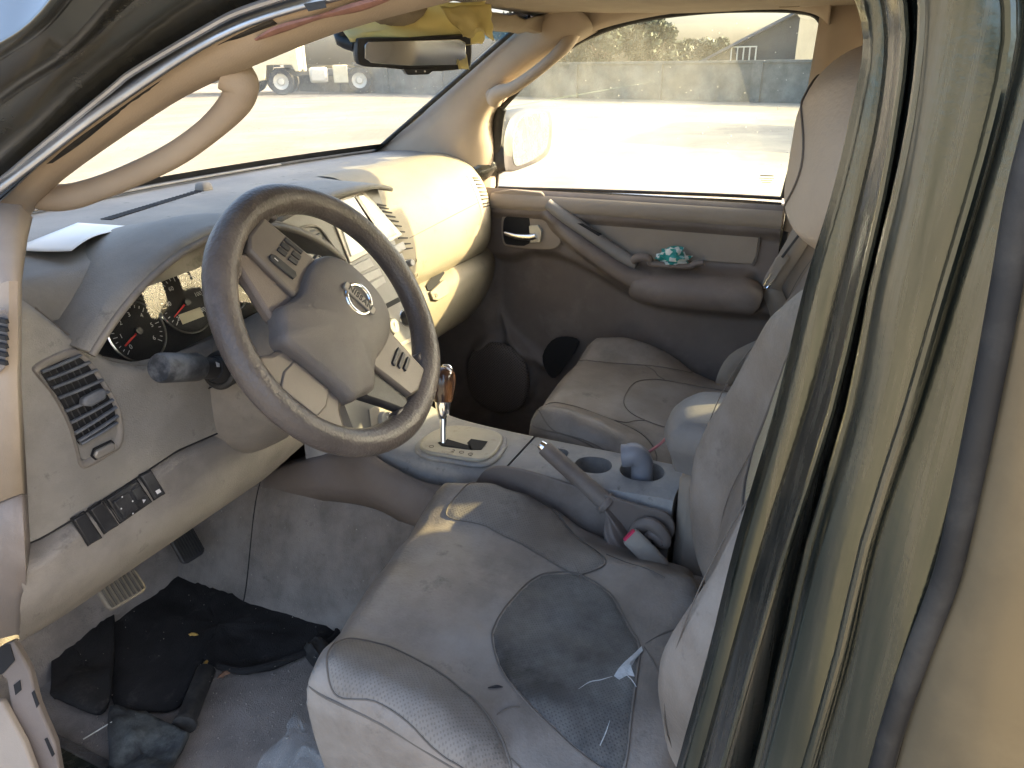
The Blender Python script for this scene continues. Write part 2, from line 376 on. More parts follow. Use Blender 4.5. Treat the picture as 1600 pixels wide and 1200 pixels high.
m_white = M('paper', (.78, .80, .80), .8, .02, 5)
m_grey = M('pvc_grey', (.24, .25, .28), .4, .06, 9, dust=(.35, .34, .32), damt=.25)
m_red = M('red_button', (.75, .05, .12), .35, .04)
m_needle = M('needle_red', (.8, .03, .03), .5, .02)
m_print = M('print_white', (.6, .6, .6), .6, .02)
m_printd = M('print_dark', (.04, .04, .04), .6, .02)
m_tape = M('masking_paper', (.82, .75, .46), .85, .1, 10, .2, 200)
_t = m_tape.node_tree; _b = _t.nodes['Principled BSDF']; _tl = _t.nodes.new('ShaderNodeBsdfTranslucent'); _tl.inputs[0].default_value = (.95, .87, .5, 1)
_mx = _t.nodes.new('ShaderNodeMixShader'); _mx.inputs[0].default_value = .5; _t.links.new(_b.outputs[0], _mx.inputs[1]); _t.links.new(_tl.outputs[0], _mx.inputs[2]); _t.links.new(_mx.outputs[0], _t.nodes['Material Output'].inputs[0])
m_belt = M('seat_belt', (.34, .30, .25), .75, .08, 10, .5, 900)
m_mirror = M('mirror_glass', (.8, .8, .8), .03, .02, 5, metal=1)
m_mirrord = M('dusty_mirror', (.22, .25, .26), .25, .15, 20, metal=.7, dust=(.10, .11, .11), damt=.6, dscale=20)
m_screen = M('display_glass', (.02, .02, .022), .12, .1, 9, coat=1, dust=(.3, .3, .29), damt=.12, dscale=10)
m_skin = M('door_skin_ground_sheen', (.17, .142, .092), .28, .06, 4, metal=.6, coat=.7, dust=(.3, .25, .16), damt=.4)  # tan base colour imitates the ground reflected in dark paint
m_clear = glassmat('instrument_lens', (.92, .92, .92), .025, (.4, .38, .34), 12, lo=.4, hi=.75, speck=False)
m_wind = glassmat('windshield_glass', (.93, .95, .93), .22, (.8, .76, .6), 4)
m_side = glassmat('dusty_window_glass', (.84, .91, .87), .12, (.72, .74, .62), 5)

# ================================================================== SETTING
GZ = -.5
m_ground = M('yard_ground', (.25, .222, .165), .95, .2, .5, .6, 9, dust=(.15, .135, .11), damt=.85, dscale=.3, drange=(.46, .62), spots=(1.1, .6), detail=12)
m_wall = M('wall_concrete', (.18, .175, .15), .9, .3, 1.6, .5, 20, dust=(.09, .095, .08), damt=.8, dscale=.9, drange=(.42, .62), spots=(3, .5))
m_house = M('house_wall', (.045, .047, .045), .9, .25, 1.5, .4, 12, dust=(.08, .08, .07), damt=.5, dscale=1.4)
m_leaf = M('tree_leaf', (.03, .042, .022), .7, .3, 2.5)
m_leaf2 = M('tree_leaf_pale', (.045, .055, .03), .7, .3, 2.5)
m_bark = M('tree_bark', (.12, .09, .07), .9, .2, 8, .5, 40)
m_cab = M('truck_paint', (.62, .57, .40), .4, .06, 3, coat=.3, dust=(.4, .36, .26), damt=.4, dscale=2)
m_steel = M('truck_steel', (.10, .11, .125), .6, .15, 4)
m_tyre = M('tyre', (.03, .03, .03), .85, .2, 6, dust=(.2, .18, .14), damt=.4, dscale=4)
m_tank = M('tank_metal', (.6, .58, .5), .4, .06, 4, metal=.3)
m_roofs = M('shadow_caster_sheet', (.45, .45, .44), .5, .08, 2)

gv = []; gf = []
def groundfn(u, v):
    a = (u*2-1); b = (v*2-1); return V([math.copysign(abs(a)**2.2, a)*420, math.copysign(abs(b)**2.2, b)*420, GZ])
mk('ground', *grid(61, 61, groundfn), m_ground, kind='structure')

def wheel_parts(root, c, ax, r, wd, n=28):
    a = nrm(ax)
    prof = [(r*.60, -wd/2), (r*.93, -wd/2), (r, -wd*.3), (r, wd*.3), (r*.93, wd/2), (r*.60, wd/2)]
    e1, e2, _ = frame(a)
    S = [[V(c)+a*h+(cos(2*pi*k/n)*e1+sin(2*pi*k/n)*e2)*q for q, h in prof] for k in range(n+1)]
    w_ = mk('wheel', *loft(S), m_tyre, root)
    S = [[V(c)+a*h+(cos(2*pi*k/n)*e1+sin(2*pi*k/n)*e2)*q for q, h in [(r*.6, wd*.5), (r*.55, wd*.3), (r*.3, wd*.2), (r*.22, wd*.5), (.001, wd*.5)]] for k in range(n+1)]
    mk('rim', *loft(S), m_tank, w_)

def truck(px, dist_z, yaw, label, loc=None, scale=1., mirrored=False):
    o = loc if loc is not None else U(*px, z=GZ)
    root = empty('tractor_truck', o, label, 'truck', 'trucks parked across the yard')
    ex = V([cos(yaw), sin(yaw), 0]); ey = V([-sin(yaw), cos(yaw), 0]); ez = V([0, 0, 1.])
    Rm = np.stack([ex, ey, ez], 1)
    W = lambda x, y, z: V(o)+Rm@(V([x, y, z])*scale)
    def bx(name, c, s, mat, par=root, bevel=.03): return box(name, W(*c), V(s)*scale, mat, par, R=Rm, bevel=bevel*scale)
    # front axle at x=0, forward = -x; side seen = -y
    prof = [(-1.35, .45), (-1.38, 1.2), (-1.2, 1.75), (-.75, 2.95), (.75, 3.05), (.8, .9), (.62, .9), (.5, 1.15), (-.5, 1.15), (-.62, .6)]
    A = [W(x, -1.2, z) for x, z in prof]; B = [W(x, 1.2, z) for x, z in prof]
    n = len(prof)
    cabF = [tuple(range(n)), tuple(range(2*n-1, n-1, -1))]+[(i, i+n, (i+1) % n+n, (i+1) % n) for i in range(n)]
    mk('cab', A+B, cabF, m_cab, root, bevel=.05)
    mk('side_window', *prismg([W(-.72, -1.2, 1.8), W(.2, -1.2, 1.8), W(.2, -1.2, 2.6), W(-.5, -1.2, 2.6)], .0, .02, -ey), m_screen, root)
    mk('windscreen', *prismg([W(-1.14, -1.05, 1.9), W(-1.14, 1.05, 1.9), W(-.82, 1.05, 2.78), W(-.82, -1.05, 2.78)], .0, .04, V([-.93, 0, .36])@Rm.T), m_screen, root)
    bx('bumper', (-1.42, 0, .55), (.2, 2.4, .4), m_cab)
    for s in (-1, 1): bx('headlight', (-1.5, s*.9, .75), (.12, .4, .2), m_white)
    bx('chassis', (2.6, 0, .85), (5.2, .9, .28), m_steel)
    bx('fuel_tank', (1.55, -1.0, .75), (.75, .5, .62), m_tank, bevel=.12)
    bx('tool_box', (2.45, -1.0, .78), (.6, .45, .7), m_cab, bevel=.04)
    bx('rear_frame', (3.8, 0, 1.12), (1.6, 1.2, .12), m_steel)
    bx('mudguard', (3.7, -1.0, 1.18), (1.5, .6, .05), m_steel)
    tube('exhaust_stack', [W(1.0, -.9, .9), W(1.0, -.9, 3.2)], .07*scale, m_tank, root, sp=1)
    for x, y in ((0, -1.0), (0, 1.0), (3.2, -1.0), (3.2, 1.0), (4.5, -1.0), (4.5, 1.0)):
        wheel_parts(root, W(x, y, .52), -ey*(1 if y < 0 else -1), .52*scale, .34*scale)
    return root
tx, ty = U(447, 147, z=GZ)[:2]
tyaw = atan2(-.42, .907)
truck(None, 0, radians(-56), 'pale cream tractor truck without trailer parked in front, under the rear-view mirror', loc=(tx, ty, GZ), scale=1.3)
t2 = U(300, 150, z=GZ)
truck(None, 0, radians(-56), 'cream tractor truck partly hidden behind the near grab handle', loc=(t2[0]+2, t2[1]+3, GZ), scale=1.3)

# boundary wall across the yard (seen through the passenger window), with coping and piers
wa = U(700, 148, z=GZ); wb = U(1330, 163, z=GZ)
wdir = nrm((wb-wa)*V([1, 1, 0])); wlen = np.linalg.norm((wb-wa)[:2])
wn = V([wdir[1], -wdir[0], 0]); wn = wn if wn@(CAM-wa) > 0 else -wn
A0 = wa-wdir*14; A1 = wb+wdir*10
root = empty('boundary_wall', tuple((A0+A1)/2*V([1, 1, 0])+V([0, 0, GZ])), 'long grey concrete wall across the yard, seen through the passenger window', 'wall')
Rw = np.stack([wdir, wn, V([0, 0, 1.])], 1)
mid = (A0+A1)/2; LW = np.linalg.norm(A1-A0)
box('wall_face', (mid[0], mid[1], GZ+.68), (LW, .2, 1.36), m_wall, root, R=Rw, bevel=.01)
box('coping', (mid[0], mid[1], GZ+1.41), (LW, .32, .1), m_wall, root, R=Rw, bevel=.01)
k = 0
while k*4.2 < LW:
    p = A0+wdir*(k*4.2+1)+wn*.13
    box('pier', (p[0], p[1], GZ+.69), (.4, .1, 1.38), m_wall, root, R=Rw, bevel=.01); k += 1

# gabled outbuilding behind the wall
def at_wall(u, off): 
    p = U(u, 150, z=GZ); return p-wn*off
hb = at_wall(1128, 3.0)
hroot = empty('gabled_outbuilding', (hb[0], hb[1], GZ), 'dark gabled outbuilding behind the wall, with a barred window', 'building')
def HW(x, y, z): return V([hb[0], hb[1], GZ])+wdir*x+(-wn)*y+V([0, 0, z])
sgn = 1 if (wdir@RT) > 0 else -1
gab = [(-2.6, 0), (1.9, 0), (1.9, 3.1), (1.75, 3.25), (-2.6, 1.3)]
gab = [(sgn*x, z) for x, z in gab]
mk('wall_body', *prismg([HW(x, 0, z) for x, z in gab], 0, 6, -wn), m_house, hroot, smooth=False)
mk('roof', *prismg([HW(sgn*-2.9, -.3, 1.3), HW(sgn*1.85, -.3, 3.42), HW(sgn*1.85, -.3, 3.3), HW(sgn*-2.9, -.3, 1.18)], 0, 6.6, -wn), m_steel, hroot, smooth=False)
wf = mk('window', *prismg([HW(sgn*-1.1, -.03, .5), HW(sgn*.1, -.03, .5), HW(sgn*.1, -.03, 2.0), HW(sgn*-1.1, -.03, 2.0)], 0, .06, wn), m_dark, hroot, smooth=False)
for i in range(5):
    x = sgn*(-1.1+i*.3); mk('bar', *boxg(HW(x, -.12, 1.25), (.05, .05, 1.5), Rw), m_tank, wf)
for z in (.5, 1.25, 2.0): mk('bar', *boxg(HW(sgn*-.5, -.12, z), (1.25, .05, .05), Rw), m_tank, wf)

# trees behind the wall: trunk, limbs and loose leaf clumps
def tree(base, h, cr, seed, label, mat, low=.22, nleaf=5200):
    rnd = random.Random(seed); b = V(base)
    root = empty('leafy_tree', tuple(b), label, 'tree', 'trees behind the yard wall')
    tg = [tubeg([b, b+V([.1, .05, h*.35]), b+V([.0, .1, h*.7])], [.16, .12, .05], n=8, sp=3)]
    tips = []
    for i in range(9):
        a = rnd.uniform(0, 2*pi); s = b+V([0, 0, h*rnd.uniform(.25, .55)]); e = s+V([cos(a)*cr*.7, sin(a)*cr*.7, h*rnd.uniform(.1, .35)])
        tg.append(tubeg([s, (s+e)/2+V([0, 0, .15]), e], [.07, .05, .02], n=6, sp=2)); tips.append(e)
    mk('trunk', *join(*tg), m_bark, root)
    cl = [(b+V([rnd.gauss(0, cr*.45), rnd.gauss(0, cr*.45), h*rnd.uniform(low, 1)]), rnd.uniform(.3, .8)*cr*.5) for _ in range(26)]
    Vs, Fs = [], []
    for _ in range(nleaf):
        c, r = rnd.choice(cl); d = V([rnd.gauss(0, 1), rnd.gauss(0, 1), rnd.gauss(0, .8)]); p = c+nrm(d)*r*rnd.random()**.4
        s = rnd.uniform(.08, .2); a = nrm([rnd.gauss(0, 1) for _ in range(3)]); q = nrm(np.cross(a, [rnd.gauss(0, 1) for _ in range(3)]))
        o = len(Vs); Vs += [p-a*s, p+q*s*.5, p+a*s, p-q*s*.5]; Fs.append((o, o+1, o+2, o+3))
    mk('crown', Vs, Fs, mat, root, smooth=False)
for i, (u, off, h, cr, mt, lb) in enumerate([
    (845, 3, 2.6, 1.6, m_leaf, 'dark leafy tree behind the wall, nearest the door mirror'),
    (900, 2, 3.6, 1.9, m_leaf, 'tall dark tree behind the wall, right of the grab handle'),
    (958, 3, 3.3, 1.6, m_leaf2, 'paler green tree behind the wall, left of the gabled outbuilding'),
    (1015, 6, 2.2, 1.4, m_leaf, 'dark tree close to the sloping roof of the outbuilding'),
    (740, 5, 5.5, 2.8, m_leaf2, 'tree behind the wall seen through the windshield corner')]):
    p = at_wall(u, off); tree((p[0], p[1], GZ), h, cr, 20+i, lb, mt)

# canopy on posts, added out of view only to cast the yard shadow
c1, c2, c3 = U(985, 222, z=GZ), U(1072, 190, z=GZ), U(1215, 236, z=GZ)
hC = 3.6; off = V([SUNDIR.x, SUNDIR.y, 0])/(-SUNDIR.z)*hC
dA = nrm((c2-c1)*V([1, 1, 0])); dB = nrm((c3-c1)*V([1, 1, 0])); la = np.linalg.norm((c2-c1)[:2])
q = [c1, c1+dA*la, c1+dA*la+dB*9, c1+dB*9]; q = [p-off+V([0, 0, hC]) for p in q]
croot = empty('unseen_shadow_canopy', tuple(sum(q)/4*V([1, 1, 0])+V([0, 0, GZ])), 'flat sheet canopy on four posts, added out of view to shadow the yard', 'canopy')
mk('caster_sheet', *prismg(q, 0, .15, (0, 0, 1)), m_roofs, croot, smooth=False)
cc = sum(q)/4
for p in q:
    p2 = p+(cc-p)*.06; tube('post', [p2*V([1, 1, 0])+V([0, 0, GZ]), p2], .07, m_steel, croot, sp=1)

# ================================================================== THE CAR
car = empty('car', (0, -.4, GZ), 'dark olive car with a dusty taupe interior, seen through the open driver side', 'car')

# ---- body shell
body = part('body_shell', car)
# driver's roof rail and A-pillar: sections run across the pillar from the inner flange to the outer skin
rows = []
def row(*pp): rows.append([U(a, b, x=x) for a, b, x in pp])
row((-260, 560, -0.672), (-265, 540, -0.661), (-275, 400, -.69), (-280, 375, -.705), (-290, 335, -.712), (-310, 260, -.73), (-320, 230, -.76))
row((-90, 380, -0.672), (-95, 358, -0.661), (-110, 250, -.69), (-115, 232, -.705), (-118, 208, -.712), (-135, 180, -.725), (-150, 160, -.75))
row((71, 247, -0.667), (62, 230, -0.656), (20, 150, -.685), (12, 138, -.70), (6, 124, -.708), (-10, 100, -.72), (-30, 84, -.742))
row((187, 161, -0.662), (172, 142, -0.651), (118, 86, -.68), (108, 77, -.695), (100, 68, -.703), (74, 42, -.715), (48, 34, -.735))
row((337, 64, -0.657), (322, 46, -0.646), (235, -20, -.675), (220, -32, -.69), (208, -40, -.698), (170, -62, -.71), (140, -70, -.73))
row((470, 14, -0.652), (458, -8, -0.641), (400, -80, -.67), (390, -92, -.685), (380, -104, -.693), (340, -150, -.71), (300, -175, -.74))
row((640, -22, -0.652), (635, -48, -0.641), (620, -130, -.67), (615, -145, -.685), (612, -158, -.693), (600, -210, -.71), (590, -240, -.74))
row((900, -45, -0.652), (905, -72, -0.641), (915, -150, -.67), (918, -166, -.685), (920, -180, -.693), (925, -230, -.71), (930, -260, -.74))
row((1200, -40, -0.657), (1215, -68, -0.646), (1250, -150, -.67), (1256, -165, -.685), (1262, -180, -.693), (1280, -230, -.71), (1290, -260, -.74))
R_ = [spline(list(c), 5) for c in zip(*rows)]
strip = lambda i, j: loft([list(p) for p in zip(*R_[i:j+1])])
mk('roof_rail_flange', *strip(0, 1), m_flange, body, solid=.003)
mk('roof_rail', *strip(1, 6), m_paint, body, solid=.003, angle=25)
# door seal lip hanging at the inner edge (dark, torn)
tube('door_seal', [U(a, b, x=-.643) for a, b in [(-120, 405), (-10, 322), (60, 262), (120, 220), (187, 166), (259, 116), (330, 70), (430, 28)]], .0045, m_rubber, body, sp=4, n=8)
tube('sky_sheen_lip', [U(a, b, x=-.66) for a, b in [(-90, 352), (0, 283), (68, 226), (172, 141), (210, 111), (322, 45), (375, 18), (460, -10)]], .003, m_flange, body, sp=4, n=8)  # body-colour lip, given the same painted sky sheen

# driver's B-pillar, close to the camera: sections from the weld flange back to the rear door
bx_ = [-.690, -.700, -.703, -.712, -.722, -.718, -.735, -.742, -.745, -.757, -.752, -.766, -.764]
def bl(v, cols): return [U(c, v, x=x) for c, x in zip(cols, bx_)]
brow = [
    bl(-140, [1265, 1315, 1325, 1345, 1372, 1385, 1415, 1428, 1445, 1540, 1560, 1680, 1760]),
    bl(-40, [1322, 1366, 1374, 1388, 1402, 1414, 1442, 1452, 1480, 1570, 1590, 1690, 1770]),
    bl(60, [1352, 1384, 1392, 1402, 1415, 1425, 1444, 1454, 1486, 1578, 1595, 1690, 1770]),
    bl(187, [1330, 1371, 1378, 1388, 1400, 1412, 1428, 1440, 1462, 1552, 1565, 1660, 1740]),
    bl(311, [1300, 1344, 1351, 1362, 1378, 1390, 1402, 1416, 1432, 1518, 1530, 1610, 1690]),
    bl(450, [1258, 1310, 1318, 1328, 1345, 1356, 1368, 1382, 1396, 1476, 1488, 1560, 1640]),
    bl(640, [1212, 1258, 1266, 1280, 1300, 1318, 1330, 1346, 1356, 1420, 1432, 1520, 1590]),
    bl(850, [1150, 1190, 1198, 1212, 1232, 1258, 1268, 1282, 1290, 1352, 1364, 1455, 1520]),
    bl(1020, [1108, 1142, 1150, 1162, 1180, 1215, 1228, 1240, 1248, 1312, 1326, 1405, 1470]),
    bl(1200, [1058, 1092, 1102, 1112, 1128, 1170, 1184, 1194, 1202, 1260, 1275, 1350, 1410]),
    bl(1420, [1000, 1030, 1040, 1050, 1064, 1105, 1120, 1130, 1138, 1195, 1210, 1280, 1340])]
B_ = [spline(list(c), 4) for c in zip(*brow)]
bstrip = lambda i, j: loft([list(p) for p in zip(*B_[i:j+1])])
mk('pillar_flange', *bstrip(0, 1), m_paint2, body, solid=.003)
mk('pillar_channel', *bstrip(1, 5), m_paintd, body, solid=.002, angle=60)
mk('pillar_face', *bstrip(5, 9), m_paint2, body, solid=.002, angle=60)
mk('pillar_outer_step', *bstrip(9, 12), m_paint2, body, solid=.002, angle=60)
for sx in (0,):
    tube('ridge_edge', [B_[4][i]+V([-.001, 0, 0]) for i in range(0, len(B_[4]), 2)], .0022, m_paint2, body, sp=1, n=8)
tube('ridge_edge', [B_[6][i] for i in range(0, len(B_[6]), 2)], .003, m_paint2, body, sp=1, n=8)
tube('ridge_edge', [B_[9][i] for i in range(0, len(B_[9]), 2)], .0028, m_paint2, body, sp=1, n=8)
# pillar body behind the strips, so that it is a solid post
sec = [[p+V(o) for o in ((0, .0, 0), (.09, -.03, 0), (.09, -.17, 0), (0, -.17, 0))] for p in [B_[3][i] for i in range(0, len(B_[3]), 4)]]
mk('pillar_inner', *loft(sec, True, True), m_tan, body, smooth=False)
# rear door: seal and skin
seal = [(1640, 150), (1600, 300), (1575, 440), (1545, 600), (1510, 770), (1480, 900), (1435, 1020), (1400, 1120), (1375, 1210), (1330, 1380)]
rear_door = part('rear_door', car)
tube('door_edge_seal', [U(a, b, x=-.775) for a, b in seal], .0068, m_rubber, rear_door, sp=4, n=10)
S = []
for a, b in seal:
    p = U(a+22, b, x=-.778); S.append([p, p+V([-.012, -.012, 0]), p+V([-.016, -.05, 0]), p+V([-.02, -.4, 0]), p+V([-.018, -.95, 0])])
S = [list(c) for c in zip(*[spline(list(c), 3) for c in zip(*S)])]
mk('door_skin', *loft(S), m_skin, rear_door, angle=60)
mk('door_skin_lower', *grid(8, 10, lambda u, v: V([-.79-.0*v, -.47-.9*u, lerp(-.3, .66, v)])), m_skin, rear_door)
# rear door window frame and glass
mk('window_glass', [(-.76, -.52, .79), (-.76, -1.25, .80), (-.66, -1.2, 1.12), (-.66, -.52, 1.12)], [(0, 1, 2, 3)], m_side, rear_door)

# roof, rear and the far side of the shell
mk('roof_panel', *grid(16, 16, lambda u, v: V([lerp(-.74, .74, u)*(.93), lerp(.44, -2.2, v), 1.205+.03*sin(pi*u)-.05*max(0, .12-v)*2])), m_paint, body, solid=.01)
mk('rear_side', *grid(4, 4, lambda u, v: V([.80-.02*v, lerp(-1.28, -2.3, u), lerp(-.25, .78, v)])), m_paint, body, solid=.02)
mk('rear_side', *grid(4, 4, lambda u, v: V([-.80+.02*v, lerp(-1.3, -2.3, u), lerp(-.25, 1.2, v)])), m_paint, body, solid=.02)
mk('rear_side', *grid(3, 3, lambda u, v: V([.78-.12*v, lerp(-1.28, -1.42, u), lerp(.78, 1.2, v)])), m_paint, body, solid=.03)
mk('quarter_glass', [(.76, -1.42, .79), (.76, -2.2, .80), (.66, -2.15, 1.16), (.66, -1.42, 1.16)], [(0, 1, 2, 3)], m_side, body)
mk('tailgate', *grid(6, 4, lambda u, v: V([lerp(-.8, .8, u), -2.3, lerp(-.25, .8, v)])), m_paint, body, solid=.02)
mk('rear_bulkhead', *grid(6, 4, lambda u, v: V([lerp(-.78, .78, u), -2.28, lerp(.8, 1.2, v)])), m_side, body)
mk('rear_bench', *boxg((0, -1.35, .45), (1.3, .2, .8)), m_seat, body, bevel=.05)
mk('rear_bench', *boxg((0, -1.05, .2), (1.3, .5, .3)), m_seat, body, bevel=.05)
mk('cabin_floor', *grid(4, 4, lambda u, v: V([lerp(-.78, .78, u), lerp(-.5, -2.3, v), .0])), m_carpet, body)
mk('underbody', *boxg((0, -.6, -.1), (1.5, 3.4, .12)), m_dark, body)
# sill under the driver's door
S = [[V([-.66, y, .02]), V([-.69, y, .05]), V([-.74, y, .05]), V([-.80, y, .0]), V([-.82, y, -.2])] for y in np.linspace(1.0, -.5, 8)]
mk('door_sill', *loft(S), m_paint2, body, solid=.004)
# bonnet, front wings and bulkhead (below the line of sight)
mk('bonnet', *grid(14, 10, lambda u, v: V([lerp(-.78, .78, u), lerp(1.06, 2.1, v), .68+.02*sin(pi*u)-.2*v*v])), m_paint, body, solid=.01)
for s in (-1, 1):
    mk('front_wing', *grid(8, 6, lambda u, v: V([s*(.80+.03*sin(v*pi)), lerp(.86, 2.1, u), lerp(-.1, .68-.2*u*u, v)])), m_paint, body, solid=.01)
mk('nose', *grid(8, 5, lambda u, v: V([lerp(-.8, .8, u), 2.1+.05*sin(v*pi), lerp(-.15, .6, v)])), m_paint, body)
mk('firewall', *grid(10, 8, lambda u, v: V([lerp(-.76, .76, u), 1.04+.02*v, lerp(0, .83, v)])), m_dark, body)
mk('toe_board', *grid(10, 10, lambda u, v: V([lerp(-.74, .74, u), lerp(.93, 1.03, v), .42*v])), m_carpet, body)
for cx, cy in ((-.72, 1.5), (.72, 1.5), (-.72, -1.5), (.72, -1.5)):
    wheel_parts(car, (cx, cy, GZ+.37), (-1 if cx < 0 else 1, 0, 0), .37, .24)

# ---- windshield
ws = part('windshield', car)
def wsP(u, v):
    x = lerp(-.66, .66, u); k = 1-(2*u-1)**2
    bot = V([x, .93+.075*k, .848]); top = V([x*.86, .42+.05*k, 1.165+.008*k]); return bot+(top-bot)*v
mk('glass', *grid(24, 12, wsP), m_wind, ws)
tube('lower_seal', [wsP(i/20, -.012)+V([0, -.008, .0]) for i in range(21)], .0085, m_rubber, ws, sp=1)
mk('frit_band', *grid(24, 3, lambda u, v: wsP(u, .02+.05*v)+V([0, -.002, -.001])), m_black, ws)
tube('side_seal', [wsP(.985, v/10)+V([-.004, -.004, 0]) for v in range(11)], .006, m_rubber, ws, sp=1)
m_band = glassmat('blue_shade_band', (.45, .75, .95), .06, (.5, .7, .8), 4)
mk('shade_band', *grid(24, 3, lambda u, v: wsP(u, .86+.14*v)+V([0, -.002, -.001])), m_band, ws)

# skin closing the driver's rail to the roof and to the windshield edge
S = []
for p in R_[6]:
    y = p[1]
    if y < .42: q = V([-.675, y, max(p[2]+.004, 1.213)])
    else:
        v = min(1, max(0, (.93-y)/.51)); q = wsP(0, v)+V([.0, .0, .004])
    S.append([p, lerp(p, q, .5)+V([0, 0, .006]), q])
mk('roof_side_skin', *loft(S), m_paint, body, angle=60)
# far A-pillar skin
mk('far_pillar_skin', *loft([[wsP(1, v)+V([-.002, 0, .003]), wsP(1, v)+V([.05, -.02, -.012]), wsP(1, v)+V([.075, -.07, -.035])] for v in np.linspace(-.02, 1.02, 8)]), m_paint, body, angle=60)
# ---- inner trim: header, headliner, pillars
trim = part('interior_trim', car)
mk('headliner', *grid(30, 30, lambda u, v: V([lerp(-.62, .62, u), lerp(.42, -1.9, v), 1.165+.015*sin(pi*u)+.004*fbm((u*6, v*9, 0))])), m_head, trim)
def headerfn(u, v):
    x = lerp(-.58, .60, u); k = 1-(2*u-1)**2; a = v*pi*.9
    return V([x, .425+.03*k-.05*v+.012*fbm((u*9, v*2, 3)), 1.172-.035*sin(a)+.012*fbm((u*11, v*3, 1))])
mk('windshield_header', *grid(50, 10, headerfn), m_head, trim, solid=.004)
# driver's A-pillar trim (between the flange and the glass)
rows = []
for (a, b), (c, d) in zip([(-200, 470), (-60, 365), (0, 322), (71, 258), (187, 170), (259, 121), (337, 72), (442, 26), (560, -10), (700, -40)],
                          [(-130, 480), (20, 365), (38, 330), (79, 279), (230, 172), (311, 127), (392, 98), (461, 69), (544, 38), (720, -12)]):
    p = U(a, b, x=-.648); q = U(c, d, x=-.60); mpt = (p+q)/2
    rows.append([p+V([.0, .0, .004]), lerp(p, q, .3)+V([.004, -.012, -.003]), lerp(p, q, .7)+V([.006, -.012, -.004]), q, q+V([.03, .03, .02]), q+V([.05, .07, .06])])
C_ = [spline(list(c), 4) for c in zip(*rows)]
mk('a_pillar_trim', *loft([list(p) for p in zip(*C_)]), m_tan, trim, solid=.003, angle=70)
mk('torn_trim_edge', *tubeg([U(a, b, x=-.642) for a, b in [(400, 62), (440, 44), (500, 26), (560, 10), (620, -8)]], [.002, .006, .0035, .007, .003], n=7, sp=5, flat=.5), M('torn_foam', (.30, .16, .13), .9, .3, 60, .5, 90), trim)
mk('roof_tape', *prismg([U(a, b, x=-.652) for a, b in [(474, 6), (508, 0), (510, 12), (482, 18)]], 0, .002, -ray(490, 8)), m_black, trim, smooth=False)
# lower jamb at the left edge
rows = [[U(a, b, x=x) for a, b, x in r] for r in [
    [(-160, 330, -.72), (-10, 318, -.69), (30, 322, -.67), (42, 334, -.655), (48, 340, -.64)],
    [(-160, 380, -.74), (-15, 360, -.725), (20, 365, -.71), (32, 370, -.70), (40, 372, -.68)],
    [(-160, 480, -.78), (-20, 450, -.775), (14, 440, -.77), (24, 440, -.765), (30, 442, -.74)],
    [(-160, 640, -.79), (-20, 600, -.785), (14, 600, -.780), (24, 600, -.775), (30, 602, -.74)],
    [(-160, 812, -.79), (-20, 792, -.785), (20, 775, -.780), (32, 770, -.775), (40, 772, -.74)]]]
mk('jamb_trim_upper', *loft(rows), m_jamb, trim, solid=.004, angle=60)
rows = [[U(a, b, x=x) for a, b, x in r] for r in [
    [(-160, 814, -.788), (-20, 794, -.783), (20, 777, -.778), (32, 772, -.773), (40, 774, -.738)],
    [(-160, 900, -.788), (-20, 890, -.783), (26, 870, -.778), (38, 876, -.773), (48, 878, -.738)],
    [(-160, 1012, -.785), (-20, 1002, -.78), (26, 990, -.775), (40, 992, -.77), (50, 992, -.735)]]]
mk('jamb_trim_lower', *loft(rows), m_door, trim, solid=.004, angle=60)
g_ = mk('tweeter_grille', *prismg([U(a, b, x=-.784) for a, b in [(-30, 490), (8, 482), (14, 500), (8, 575), (-2, 584), (-40, 590)]], 0, .004, -ray(0, 540)), m_door, trim, bevel=.002)
for k in range(6): mk('grille_slot', *boxg(U(0, 500+k*13, x=-.790), (.003, .02, .004)), m_dark, g_)

# grab handles on both A-pillars
hd = part('grab_handle', car)
pp = [(352, 112, -.60), (376, 128, -.592), (368, 160, -.585), (330, 200, -.578), (275, 240, -.575), (215, 270, -.577), (155, 294, -.585), (105, 308, -.592), (62, 306, -.60), (48, 290, -.61)]
tube('grip', [U(a, b, x=x) for a, b, x in pp], [.017, .0165, .0145, .0125, .0125, .0125, .013, .015, .016, .014], m_tan, hd, sp=6, n=16, flat=1.0)
hd = part('grab_handle', car)
pp = [(772, 158, .60), (778, 146, .585), (800, 138, .575), (830, 118, .57), (862, 92, .57), (886, 68, .575), (897, 50, .59)]
tube('grip', [U(a, b, x=x) for a, b, x in pp], [.019, .0185, .015, .0135, .0135, .016, .017], m_tan, hd, sp=6, n=16)
for a, b in ((770, 150), (893, 48)): mk('handle_cap', *discg(U(a, b, x=.60), (-1, -.3, -.1), .020, -.01, .012, 20, r1=.016), m_tan, hd, bevel=.003)

# passenger's A-pillar trim: between the windshield edge and the door
rail1 = [(545, 246, .60), (580, 236, .635), (650, 188, .63), (710, 126, .61), (768, 72, .585), (826, 27, .565), (876, -10, .54)]
rail2 = [(752, 300, .685), (765, 292, .69), (766, 232, .68), (768, 178, .668), (812, 120, .635), (868, 82, .62), (925, 48, .605)]
rows = []
for (a, b, x), (c, d, e) in zip(rail1, rail2):
    p = U(a, b, x=x); q = U(c, d, x=e); r = []
    for k in range(7):
        t = k/6; v = lerp(p, q, t)+V([-.03, -.035, -.01])*sin(pi*t)**.8; r.append(v)
    r.append(q+V([.03, -.004, 0])); rows.append(r)
C_ = [spline(list(c), 5) for c in zip(*rows)]
mk('a_pillar_trim', *loft([list(p) for p in zip(*C_)]), m_tan, trim, solid=.003, angle=60)
